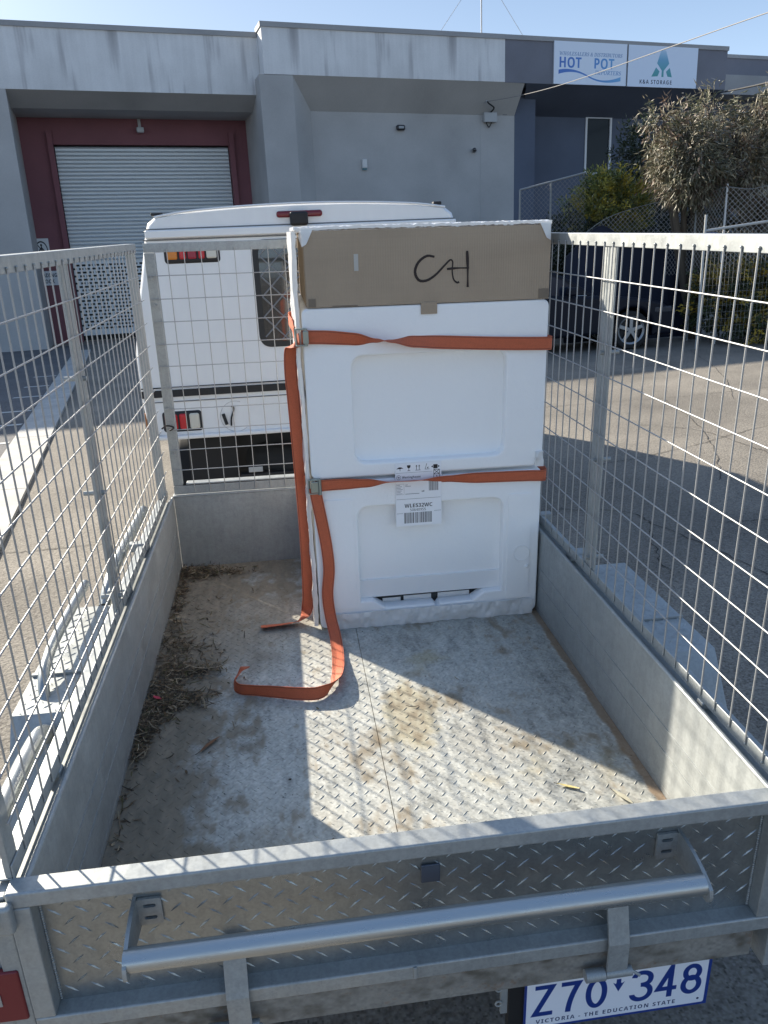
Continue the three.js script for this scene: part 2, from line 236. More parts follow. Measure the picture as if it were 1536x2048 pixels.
{ // grey unit in the middle
  const b = thing('warehouse', 'plain grey rendered building front with pale parapet and splayed overhang', 'building', [8, 0, NR], { frame: 'b' });
  const u0 = 4.293, uM = 11.342, y0 = 6.71, y1 = 7.924;
  part('parapet', uvm(box(u0, uM, y0, y1 - 0.12, NR - 0.6, NR)), fasciaMat, b, 'pale parapet, streaked by water');
  part('coping', uvm(box(u0 - 0.03, uM, y1 - 0.12, y1, NR - 0.65, NR + 0.03)), copingMat, b);
  part('wall', uvm(box(5.67, 12.03, 0, y0, -36, NW)), greyWall, b);
  part('pier', uvm(merge([prism([[4.15, NR - 0.005], [5.05, NR - 0.005], [5.669, NW + 0.001], [5.669, -24.5], [4.15, -24.5]], 0, 6.7, 'y')])), greyWall, b);
  part('overhang', uvm(poly([[5.05, y0, NR - 0.01], [12.0, y0, NR - 0.01], [12.028, 5.96, NW + 0.003], [5.672, 5.975, NW + 0.003]], [[0, 1, 2, 3]])), greyWall, b);
  part('roof', uvm(box(u0, 12.03, 6.71, 7.3, -36, NR - 0.66)), copingMat, b);
  { const uj = atN(961, 330, NW)[0]; part('panel_joint', box(uj - 0.012, uj + 0.012, 0, 5.96, NW + 0.001, NW + 0.006), mat([0.4, 0.4, 0.39], 0.8), b); }
  const wl = (px, py) => [...atN(px, py, NW), NW];
  const L = thing('wall_light', 'dark oval bulkhead light on the grey wall', 'light', wl(800, 256), { frame: 'b' });
  { const [u, y] = wl(800, 256); part('housing', rbox(u - 0.13, u + 0.13, y - 0.075, y + 0.075, NW, NW + 0.12, 0.05, 3), mat([0.03, 0.03, 0.035], 0.5), L); part('lens', rbox(u - 0.08, u + 0.08, y - 0.035, y + 0.035, NW + 0.1, NW + 0.135, 0.015), mat([0.3, 0.32, 0.33], 0.3), L); }
  const K = thing('security_camera', 'black dome camera on the grey wall', 'camera', wl(946, 301), { frame: 'b' });
  { const [u, y] = wl(946, 301); part('mount', new THREE.CylinderGeometry(0.06, 0.07, 0.08, 16).rotateX(Math.PI / 2).translate(u + 0.03, y, NW + 0.04), mat([0.3, 0.3, 0.31], 0.5), K); part('dome', new THREE.SphereGeometry(0.065, 16, 12).translate(u, y, NW + 0.1), phys([0.01, 0.01, 0.012], 0.1, 0, { clearcoat: 1 }), K); }
  const X = thing('wall_box', 'small pale sensor box with a teal base on the grey wall', 'box', wl(728, 330), { frame: 'b' });
  { const [u, y] = wl(728, 330); part('cover', rbox(u - 0.075, u + 0.075, y - 0.09, y + 0.15, NW, NW + 0.1, 0.02), mat([0.6, 0.6, 0.58], 0.5), X); part('lens', rbox(u - 0.065, u + 0.065, y - 0.14, y - 0.092, NW, NW + 0.08, 0.015), mat([0.1, 0.22, 0.25], 0.3), X); }
  const E = thing('service_box', 'grey power service box under the cable bracket on the grey wall', 'box', wl(977, 236), { frame: 'b' });
  { const [u, y] = wl(977, 236); part('cabinet', rbox(u - 0.2, u + 0.22, y - 0.13, y + 0.13, NW, NW + 0.14, 0.01), mat([0.4, 0.41, 0.41], 0.5), E); const bk = atN(976, 203, -21.78); part('conduit', tube([[u + 0.03, y + 0.13, NW + 0.07], [u + 0.03, y + 0.22, NW + 0.3], [bk[0] + 0.03, bk[1] - 0.05, -21.78], [bk[0] - 0.02, bk[1], -21.78]], 0.022), blackMat, E); part('bracket', rod([bk[0] - 0.06, bk[1] - 0.01, -21.9], [bk[0] - 0.06, bk[1] + 0.01, -21.74], 0.02), metalPaint, E); part('conduit', tube([[u - 0.1, y - 0.13, NW + 0.05], [u - 0.02, y - 0.26, NW + 0.06], [u + 0.08, y - 0.13, NW + 0.05]], 0.015), blackMat, E); }
  const Y = thing('vent_cover', 'tiny grey vent cover beside the service box', 'vent', wl(1010, 226), { frame: 'b' });
  { const [u, y] = wl(1010, 226); part('cover', rbox(u - 0.09, u + 0.06, y - 0.06, y + 0.06, NW, NW + 0.03, 0.01), mat([0.2, 0.2, 0.21], 0.6), Y); part('louvre', box(u - 0.07, u + 0.04, y - 0.008, y + 0.008, NW + 0.031, NW + 0.036), blackMat, Y); }
  const M = thing('roof_mast', 'thin aerial mast with two guy wires on the parapet', 'mast', [10.6, 7.9, -23.2], { frame: 'b' });
  { const a = atN(963, 64, -23.2), t = atN(963, -60, -23.2); part('pole', rod([a[0], 7.3, -23.2], [a[0], t[1], -23.2], 0.022), metalPaint, M); for (const [px, tx] of [[886, 922], [1042, 1003]]) { const p = atN(px, px < 900 ? 55 : 65, -23.2), q = atN(tx, 0, -23.2); const k = 1.9; part('guy_wire', rod([p[0], p[1] - 0.5 * (q[1] - p[1]), -23.2].map((v, i) => (i === 0 ? p[0] - 0.5 * (q[0] - p[0]) : v)), [p[0] + (q[0] - p[0]) * k, p[1] + (q[1] - p[1]) * k, -23.2], 0.007), metalPaint, M); } }
}
const signFace = (a, n, t) => { const g = new THREE.BufferGeometry(); g.setAttribute('position', new THREE.Float32BufferAttribute([a[0], a[2], n, a[1], a[2], n, a[1], a[3], n, a[0], a[3], n], 3)); g.setAttribute('uv', new THREE.Float32BufferAttribute([0, 0, 1, 0, 1, 1, 0, 1], 2)); g.setIndex([0, 1, 2, 0, 2, 3]); g.computeVertexNormals(); return [g, new THREE.MeshStandardMaterial({ map: t, roughness: 0.45 })]; };
{ // dark blue unit
  const b = thing('warehouse', 'dark blue painted building front with a tall narrow window behind the trees', 'building', [15, 0, NR], { frame: 'b' });
  const u0 = 11.344, u1 = 19.2, y0 = 6.70, y1 = 7.924;
  part('parapet', uvm(box(u0, u1, y0, y1 - 0.12, NR - 0.6, NR - 0.002)), blueFascia, b, 'slate blue parapet');
  part('coping', uvm(box(u0 + 0.002, u1 + 0.03, y1 - 0.121, y1 - 0.001, NR - 0.65, NR + 0.028)), copingMat, b);
  part('overhang', uvm(poly([[12.05, y0 - 0.002, NR - 0.012], [u1, y0 - 0.002, NR - 0.012], [u1, 6.07, ND + 0.003], [12.75, 6.1, ND + 0.003]], [[0, 1, 2, 3]])), blueWall, b);
  const w = [atN(1171, 232, ND), atN(1219, 345, ND)], wu0 = w[0][0], wu1 = w[1][0], wy0 = w[1][1], wy1 = w[0][1];
  part('wall', uvm(merge([box(12.75, wu0, 0, 6.7, ND - 0.25, ND), box(wu1, 30, 0, 6.7, ND - 0.25, ND), box(wu0, wu1, 0, wy0, ND - 0.25, ND), box(wu0, wu1, wy1, 6.7, ND - 0.25, ND), box(12.032, 12.75, 0, 6.7, ND, NW - 0.004)])), blueWall, b);
  part('roof', uvm(box(12.03, 30, 6.72, 7.3, -36, NR - 0.66)), copingMat, b);
  const fr = part('window_frame', merge([box(wu0, wu0 + 0.07, wy0, wy1, ND - 0.05, ND + 0.03), box(wu1 - 0.07, wu1, wy0, wy1, ND - 0.05, ND + 0.03), box(wu0 + 0.07, wu1 - 0.07, wy1 - 0.07, wy1, ND - 0.05, ND + 0.03), box(wu0 - 0.03, wu1 + 0.05, wy0 - 0.06, wy0 - 0.001, ND + 0.001, ND + 0.06)]), mat([0.62, 0.63, 0.64], 0.5), b);
  part('pane', box(wu0 + 0.07, wu1 - 0.07, wy0, wy1 - 0.07, ND - 0.03, ND - 0.02), phys([0.015, 0.02, 0.025], 0.12, 0, { specularIntensity: 0.35 }), fr);
  const a1 = atN(1107, 82, NR), b1 = atN(1249, 173, NR), a2 = atN(1256, 90, NR), b2 = atN(1389, 178, NR);
  const S1 = thing('shop_sign', 'white sign with blue two-word lettering above a blue wave', 'sign', [a1[0], b1[1], NR], { frame: 'b' });
  part('panel', box(a1[0], b1[0], b1[1], a1[1], NR + 0.002, NR + 0.05), mat([0.55, 0.57, 0.6], 0.5), S1);
  { const t = canvasTex(1024, 460, (c, w, h) => { c.fillStyle = '#dfe8f4'; c.fillRect(0, 0, w, h); const g = c.createLinearGradient(0, 0, w, 0); g.addColorStop(0, '#4a73c0'); g.addColorStop(0.45, '#4f86cb'); g.addColorStop(1, '#76b4dd'); c.fillStyle = g; c.textBaseline = 'alphabetic'; c.save(); c.translate(66, 150); c.transform(1, 0, -0.2, 1, 0, 0); c.font = 'bold 56px serif'; c.fillStyle = '#7b97bd'; c.fillText('WHOLESALERS & DISTRIBUTORS', 0, 0, 890); c.restore(); c.font = 'bold 158px sans-serif'; c.fillStyle = g; c.fillText('HOT', 62, 280, 410); c.fillText('POT', 548, 280, 400); c.save(); c.translate(560, 345); c.transform(1, 0, -0.2, 1, 0, 0); c.font = 'bold 62px serif'; c.fillStyle = '#7ea2cc'; c.fillText('IMPORTERS', 10, 0, 380); c.restore(); c.fillStyle = g; c.beginPath(); c.moveTo(64, 306); c.bezierCurveTo(270, 270, 400, 330, 520, 375); c.bezierCurveTo(660, 425, 800, 410, 945, 362); c.lineTo(945, 408); c.bezierCurveTo(800, 440, 640, 440, 500, 385); c.bezierCurveTo(380, 335, 260, 300, 64, 352); c.closePath(); c.fill(); }); const [g, m] = signFace([a1[0], b1[0], b1[1], a1[1]], NR + 0.054, t); part('print', g, m, S1); }
  const S2 = thing('shop_sign', 'white sign with a teal rocket-shaped emblem over dark capitals', 'sign', [a2[0], b2[1], NR], { frame: 'b' });
  part('panel', box(a2[0], b2[0], b2[1], a2[1], NR + 0.002, NR + 0.05), mat([0.55, 0.57, 0.6], 0.5), S2);
  { const t = canvasTex(1024, 460, (c, w, h) => { c.fillStyle = '#dbe6f5'; c.fillRect(0, 0, w, h); const g = c.createLinearGradient(0, 30, 0, 340); g.addColorStop(0, '#c2d6ea'); g.addColorStop(0.4, '#6fa9c8'); g.addColorStop(1, '#4a9c9c'); c.fillStyle = g; c.beginPath(); c.moveTo(470, 50); c.quadraticCurveTo(510, 30, 545, 50); c.lineTo(600, 190); c.lineTo(524, 270); c.lineTo(524, 342); c.lineTo(494, 342); c.lineTo(494, 270); c.lineTo(420, 190); c.closePath(); c.fill(); c.beginPath(); c.moveTo(408, 236); c.lineTo(462, 282); c.lineTo(436, 336); c.lineTo(345, 342); c.closePath(); c.fill(); c.beginPath(); c.moveTo(612, 236); c.lineTo(558, 282); c.lineTo(584, 336); c.lineTo(650, 342); c.closePath(); c.fill(); c.fillStyle = '#2a3852'; c.font = 'bold 62px sans-serif'; c.textAlign = 'left'; c.letterSpacing = '7px'; c.fillText('K&A STORAGE', 172, 424, 690); }); const [g, m] = signFace([a2[0], b2[0], b2[1], a2[1]], NR + 0.054, t); part('print', g, m, S2); }
}
{ // next unit beyond
  const b = thing('warehouse', 'far slate grey building with a plain parapet behind the trees', 'building', [24, 0, NF], { frame: 'b' });
  part('parapet', uvm(box(20.2, 34, 7.3, 8.53, NF - 0.5, NF)), blueFascia, b); part('coping', uvm(box(20.2, 34, 8.531, 8.65, NF - 0.55, NF + 0.03)), copingMat, b);
  part('wall', uvm(box(20.2, 34, 0, 7.299, NF - 10, NF - 0.3)), blueWall, b);
}
{ // overhead service cables
  const a = V(0, 0, 0).addScaledVector(UX, atN(976, 203, -21.76)[0]).addScaledVector(NX, -21.76); a.y = atN(976, 203, -21.76)[1];
  const e = atZ(1536, 25, -8), e2 = atZ(1800, -62, -5);
  const ln = thing('service_cable', 'pale twisted overhead cable running up from the grey wall bracket', 'cable', [a.x, a.y, a.z]);
  const mid = a.clone().lerp(e, 0.5); mid.y -= 0.12; part('cable', tube([a.toArray(), a.clone().lerp(mid, 0.5).add(V(0, -0.03, 0)).toArray(), mid.toArray(), e.toArray(), e2.toArray()], 0.0068, 60, 8), mat([0.2, 0.195, 0.19], 0.7), ln);
  const c0 = atN(1400, 192, NF + 0.1), p0 = V(0, 0, 0).addScaledVector(UX, c0[0]).addScaledVector(NX, NF + 0.1); p0.y = c0[1]; const p1 = atZ(1536, 165, -16), p2 = atZ(1700, 120, -12);
  const l2 = thing('service_cable', 'dark thin overhead cable above the trees', 'cable', p0.toArray()); part('cable', tube([p0.toArray(), p1.toArray(), p2.toArray()], 0.022, 40, 6), blackMat, l2);
}

// ------------------------------------------------------------------ trees, shrubs, fences
const leafMat = () => phys([1, 1, 1], 0.75, 0, { vertexColors: true, transmission: 0.25, thickness: 0 });
function leaves(crowns, count, len, wid, cols, droop, dens = 26) {   // crowns: [centre, rx, ry, rz]; sprays of leaves spread through the volume
  const P = [], N = [], C = []; const q = new THREE.Quaternion(), m = V(0, 0, 0);
  const tot = crowns.reduce((a, c) => a + c[1] * c[2] * c[3], 0);
  for (const [c, rx, ry, rz] of crowns) {
    const n = Math.round(count * rx * ry * rz / tot / dens);
    for (let k = 0; k < n; k++) {
      let d; do d = V(rr(-1, 1), rr(-1, 1), rr(-1, 1)); while (d.lengthSq() > 1 || d.lengthSq() < 0.12);
      const o = V(c.x + d.x * rx, c.y + d.y * ry, c.z + d.z * rz), sp = rr(0.6, 1.4) * len * 1.5, dir = d.clone().multiplyScalar(0.8).add(V(rr(-.5, .5), rr(-.2, .8) - droop, rr(-.5, .5))).normalize(), tone = rnd(), col = cols[Math.floor(rnd() * cols.length)];
      for (let i = 0; i < dens; i++) {
        const t = i / dens, b = o.clone().addScaledVector(dir, t * sp * 1.7).add(V(rr(-1, 1), rr(-1, 1), rr(-1, 1)).multiplyScalar(sp * 0.45));
        const ax = dir.clone().add(V(rr(-1, 1), rr(-1, 1) - droop, rr(-1, 1)).multiplyScalar(0.9)).normalize(), side = V(rr(-1, 1), rr(-1, 1), rr(-1, 1)).cross(ax).normalize(), L = len * rr(0.6, 1.25), w = wid * rr(0.7, 1.2);
        const mid = b.clone().addScaledVector(ax, L * 0.45), tip = b.clone().addScaledVector(ax, L), up = ax.clone().cross(side).multiplyScalar(w * 0.4);
        const v = [b, mid.clone().addScaledVector(side, w / 2).add(up), tip, mid.clone().addScaledVector(side, -w / 2).add(up)];
        const nn = side.clone().cross(ax).normalize();
        for (const j of [0, 1, 2, 0, 2, 3]) { P.push(v[j].x, v[j].y, v[j].z); N.push(nn.x, nn.y, nn.z); const f = (0.7 + 0.6 * tone) * rr(0.8, 1.2); C.push(col[0] * f, col[1] * f, col[2] * f); }
      }
    }
  }
  const g = new THREE.BufferGeometry(); g.setAttribute('position', new THREE.Float32BufferAttribute(P, 3)); g.setAttribute('normal', new THREE.Float32BufferAttribute(N, 3)); g.setAttribute('color', new THREE.Float32BufferAttribute(C, 3)); g.setAttribute('uv', new THREE.Float32BufferAttribute(new Float32Array(P.length / 3 * 2), 2)); return g;
}
const bark = mat([0.11, 0.09, 0.07], 0.95, 0, { map: concreteMap });
function plant(name, label, category, base, crowns, count, len, wid, cols, droop, trunkR, group) {
  const o = thing(name, label, category, base, { group }), tr = [];
  for (const [c, rx, ry, rz] of crowns) { const a = V(...base), mid = a.clone().lerp(c, 0.5).add(V(rr(-.1, .1), 0.1, rr(-.1, .1))); tr.push(tube([[a.x + rr(-.05, .05), a.y, a.z + rr(-.05, .05)], mid.toArray(), c.toArray()], trunkR, 12, 7)); for (let i = 0; i < 5; i++) { const e = c.clone().add(V(rr(-1, 1) * rx, rr(-.4, 1) * ry, rr(-1, 1) * rz).multiplyScalar(0.8)); tr.push(rod(mid.clone().lerp(c, rr(0.3, 1)).toArray(), e.toArray(), trunkR * 0.5, 5, trunkR * 0.15)); } }
  part('trunk', tr, bark, o); part('crown', leaves(crowns, count, len, wid, cols, droop), leafMat(), o); return o;
}
const cr = (px, py, z, rpx, rpy, rz) => { const c = atZ(px, py, z), s = (CAM.z - z) / FPX; return [c, rpx * s, rpy * s, rz]; };
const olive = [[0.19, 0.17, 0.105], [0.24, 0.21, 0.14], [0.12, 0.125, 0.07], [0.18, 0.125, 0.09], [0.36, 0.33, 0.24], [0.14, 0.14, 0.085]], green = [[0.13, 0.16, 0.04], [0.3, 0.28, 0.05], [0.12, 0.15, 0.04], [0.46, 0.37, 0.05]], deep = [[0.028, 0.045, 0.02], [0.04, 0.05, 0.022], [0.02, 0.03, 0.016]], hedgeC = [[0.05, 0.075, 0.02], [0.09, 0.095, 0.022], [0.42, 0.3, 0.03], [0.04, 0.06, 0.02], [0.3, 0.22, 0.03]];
plant('gum_tree', 'olive brown gum tree with drooping narrow leaves in front of the dark blue wall', 'tree', [8.4, 0, -14.6], [cr(1372, 320, -14.2, 36, 52, 0.6), cr(1326, 250, -14.2, 12, 22, 0.25), cr(1330, 310, -14.2, 14, 18, 0.3), cr(1420, 232, -14.4, 18, 20, 0.3), cr(1372, 262, -14.3, 16, 18, 0.3), cr(1402, 352, -14.2, 46, 26, 0.5)], 17000, 0.15, 0.024, olive, 0.45, 0.06, 'trees behind the wire fence');
plant('gum_tree', 'taller olive brown gum tree, its crown overtopping the far parapet line', 'tree', [9.7, 0, -14.4], [cr(1488, 335, -14, 36, 46, 0.7), cr(1530, 268, -14, 34, 46, 0.6), cr(1525, 212, -14, 18, 24, 0.3), cr(1470, 275, -14, 16, 22, 0.3), cr(1600, 280, -14, 50, 100, 0.8)], 22000, 0.16, 0.024, olive, 0.4, 0.07, 'trees behind the wire fence');
plant('wattle_bush', 'yellow green wattle bush rising over the sagging fence', 'bush', [7.4, 0, -17.2], [cr(1215, 395, -16.6, 52, 40, 0.6), cr(1185, 430, -16.6, 48, 40, 0.6), cr(1250, 420, -16.6, 40, 45, 0.6)], 12000, 0.10, 0.035, green, 0.0, 0.05, 'bushes behind the wire fence');
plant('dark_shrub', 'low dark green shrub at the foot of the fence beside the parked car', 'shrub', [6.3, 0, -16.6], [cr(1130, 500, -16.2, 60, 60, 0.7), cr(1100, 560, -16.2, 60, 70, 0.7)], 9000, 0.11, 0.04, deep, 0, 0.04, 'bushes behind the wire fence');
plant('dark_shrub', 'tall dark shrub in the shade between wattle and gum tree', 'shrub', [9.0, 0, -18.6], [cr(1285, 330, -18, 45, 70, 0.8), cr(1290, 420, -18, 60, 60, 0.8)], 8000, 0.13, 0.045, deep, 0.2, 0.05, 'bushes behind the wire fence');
plant('flowering_hedge', 'dark hedge speckled with yellow leaves beside the temporary fence panel', 'hedge', [9.3, 0, -14.2], [cr(1470, 590, -13.6, 85, 70, 0.6), cr(1560, 590, -13.2, 80, 80, 0.7), cr(1420, 620, -14.4, 45, 45, 0.5), cr(1530, 655, -13, 70, 35, 0.4)], 20000, 0.085, 0.04, hedgeC, 0, 0.04);
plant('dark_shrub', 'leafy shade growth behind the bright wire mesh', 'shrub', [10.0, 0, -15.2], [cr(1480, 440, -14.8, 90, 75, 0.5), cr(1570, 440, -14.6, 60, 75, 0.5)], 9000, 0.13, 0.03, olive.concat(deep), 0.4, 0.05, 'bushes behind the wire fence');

function chainlink(path, y0, pitch) {            // diamond mesh along a path of [x, z, top]; wires clipped at its ends and top edge
  const acc = [0]; for (let i = 1; i < path.length; i++) acc.push(acc[i - 1] + Math.hypot(path[i][0] - path[i - 1][0], path[i][1] - path[i - 1][1])); const len = acc[acc.length - 1], g = [], H = 3.4, tri = new THREE.BoxGeometry(1, 1, 1);
  const at = (s) => { let i = 1; while (i < path.length - 1 && acc[i] < s) i++; const t = (s - acc[i - 1]) / (acc[i] - acc[i - 1]), a = path[i - 1], b = path[i]; return [0, 1, 2].map((k) => a[k] + (b[k] - a[k]) * t); };
  for (const dir of [1, -1]) for (let s = -H; s < len + H; s += pitch) for (let y = y0; y < H; y += 0.2) { let a = s + dir * (y - y0), ya = y, b = a + dir * 0.2, yb = y + 0.2; if (Math.max(a, b) < 0.01 || Math.min(a, b) > len - 0.01) continue; const cl = (q, o, qy, oy) => { const c = clamp(q, 0, len); return [c, qy + (oy - qy) * (c - q) / (o - q)]; }; [a, ya] = cl(a, b, ya, yb); [b, yb] = cl(b, a, yb, ya); const top = at((a + b) / 2)[2]; if (ya > top) continue; if (yb > top) { const k = (top - ya) / (yb - ya); b = a + (b - a) * k; yb = top; } const A = at(a), B = at(b), p = V(A[0], ya, A[1]), q = V(B[0], yb, B[1]), d = q.clone().sub(p), L = d.length(); if (L < 0.01) continue; const w = tri.clone().scale(0.005, L, 0.005); w.applyQuaternion(new THREE.Quaternion().setFromUnitVectors(V(0, 1, 0), d.normalize())); w.translate((p.x + q.x) / 2, (p.y + q.y) / 2, (p.z + q.z) / 2); g.push(prep(w)); }
  return mergeGeometries(g);
}
const fenceWire = mat([0.22, 0.22, 0.22], 0.6, 0.2), post = mat([0.26, 0.27, 0.27], 0.6, 0.2);
{
  const A = atZ(1040, 380, -15.6), B = atZ(1172, 345, -15.6);
  const f = thing('chainlink_fence', 'chain wire fence with a sloping top rail against the dark blue wall', 'fence', [A.x, 0, -15.6]);
  part('top_rail', rod([A.x, A.y, -15.6], [B.x, B.y, -15.6], 0.02), post, f);
  const c = atZ(1102, 365, -15.6); for (const [x, y] of [[A.x, A.y], [c.x, c.y]]) part('post', rod([x, 0, -15.6], [x, y, -15.6], 0.022), post, f);
  const m = part('wire_mesh', chainlink([[A.x, -15.58, A.y], [B.x, -15.58, B.y]], 1.6, 0.1), fenceWire, f); m.userData.kind = 'stuff';
  const top = [[1165, 470, -15.3], [1215, 436, -15.3], [1300, 408, -15.2], [1345, 400, -14.9], [1395, 388, -14.2], [1425, 382, -13.8], [1453, 374, -13.4], [1500, 378, -13.25], [1536, 371, -13.15], [1640, 366, -13]].map(([x, y, z]) => atZ(x, y, z)), C = top[0];
  const g = thing('chainlink_fence', 'long chain wire fence rising over the shade cloth towards the gum trees', 'fence', [C.x, 0, C.z]);
  const m2 = part('wire_mesh', chainlink(top.map((p) => [p.x, p.z, p.y]), 1.3, 0.1), mat([0.4, 0.4, 0.39], 0.55, 0.2), g); m2.userData.kind = 'stuff';
  part('top_wire', new THREE.TubeGeometry(new THREE.CatmullRomCurve3(top), 80, 0.007, 6), post, g); for (const k of [0, 4, 9]) part('post', rod([top[k].x, 0, top[k].z], [top[k].x, top[k].y, top[k].z], 0.02), post, g); part('post', rod([top[6].x, 0, top[6].z + 0.03], [top[6].x, top[6].y + 0.05, top[6].z + 0.03], 0.02), mat([0.5, 0.5, 0.49], 0.5, 0.2), g);
  // shade cloth tied to that fence, its top edge sagging between ties
  const cl = thing('shade_cloth', 'dark navy shade cloth sagging along the fence behind the parked car', 'shade cloth', [C.x, 0, -15]); { const pts = [[1130, 520], [1200, 455], [1235, 470], [1300, 482], [1350, 458], [1392, 412], [1402, 440], [1420, 472]].map(([x, y]) => atZ(x, y, -14.95)); const cv = new THREE.CatmullRomCurve3(pts, false, 'centripetal').getPoints(60), v = [], fc = []; cv.forEach((p, i) => { for (let k = 0; k <= 6; k++) v.push([p.x, p.y * (1 - k / 6) + 0.02, p.z + 0.06 * Math.sin(p.x * 7 + k * 0.8) * (k / 6)]); if (i) for (let k = 0; k < 6; k++) fc.push([(i - 1) * 7 + k, (i - 1) * 7 + k + 1, i * 7 + k + 1, i * 7 + k]); }); part('cloth', poly(v, fc), mat([0.012, 0.017, 0.035], 0.9), cl); part('hem_cord', new THREE.TubeGeometry(new THREE.CatmullRomCurve3(cv.map((p) => p.clone().add(V(0, 0.03, 0)))), 80, 0.012, 6), mat([0.02, 0.024, 0.04], 0.8), cl); }
  // temporary panel: tube frame with fine mesh
  const G0 = atZ(1410, 462, -12.6), G1 = atZ(1600, 433, -12.2); const t = thing('temporary_fence_panel', 'temporary fence panel of pale tube with blue clamp and fine mesh', 'fence', [G0.x, 0, -12.6]);
  part('frame', merge([rod([G0.x, 0.02, -12.6], [G0.x, G0.y + 0.27, -12.6], 0.022, 10), rod([G0.x, G0.y, -12.6], [G1.x, G1.y, -12.2], 0.024, 10), rod([G1.x, 0.02, -12.2], [G1.x, G1.y, -12.2], 0.022, 10)]), mat([0.42, 0.43, 0.42], 0.5, 0.2), t);
  const mg = []; for (let x = G0.x + 0.075; x < G1.x; x += 0.075) mg.push(box(x - 0.0014, x + 0.0014, 0.15, G0.y, -12.6, -12.597)); for (let y = 0.3; y < G0.y - 0.05; y += 0.12) mg.push(box(G0.x, G1.x, y - 0.0018, y + 0.0018, -12.597, -12.594)); const mm = part('mesh', mg, fenceWire, t); mm.userData.kind = 'stuff';
  part('clamp', rbox(G0.x + 0.01, G0.x + 0.2, G0.y - 0.18, G0.y - 0.03, -12.58, -12.54, 0.01), mat([0.03, 0.07, 0.2], 0.5), t);
}

// ------------------------------------------------------------------ wheels shared by the vehicles
function wheel(parent, [x, y, z], R, w, rimR, axis, spokes, rimMat) {
  const o = [[rimR * 0.96, -w / 2 + 0.01], [R * 0.9, -w / 2], [R * 0.985, -w / 2 + 0.025], [R, -w / 4], [R, w / 4], [R * 0.985, w / 2 - 0.025], [R * 0.9, w / 2], [rimR * 0.96, w / 2 - 0.01]].map((p) => new THREE.Vector2(...p));
  const place = (g) => { if (axis === 'x') g.rotateZ(Math.PI / 2); else g.rotateX(Math.PI / 2); return g.translate(x, y, z); };
  const ty = part('tyre', place(new THREE.LatheGeometry(o, 40)), rubber, parent); const rim = [new THREE.LatheGeometry([[rimR * 0.86, w / 2 - 0.03], [rimR * 0.98, w / 2 - 0.004], [rimR, w / 2 - 0.014], [rimR, -w / 2 + 0.02]].map((p) => new THREE.Vector2(...p)), 40), new THREE.CylinderGeometry(rimR * 0.2, rimR * 0.24, 0.05, 16).translate(0, w / 2 - 0.04, 0)];
  for (let i = 0; i < spokes; i++) rim.push(new RoundedBoxGeometry(rimR * 0.78, 0.03, rimR * (spokes > 6 ? 0.14 : 0.26), 2, 0.008).translate(rimR * 0.52, w / 2 - 0.035, 0).rotateY(i / spokes * Math.PI * 2 + 0.3));
  part('rim', place(merge(rim)), rimMat, ty); part('hub_plate', place(new THREE.CylinderGeometry(rimR * 0.9, rimR * 0.9, 0.01, 24).translate(0, w / 2 - 0.09, 0)), blackMat, ty);
}
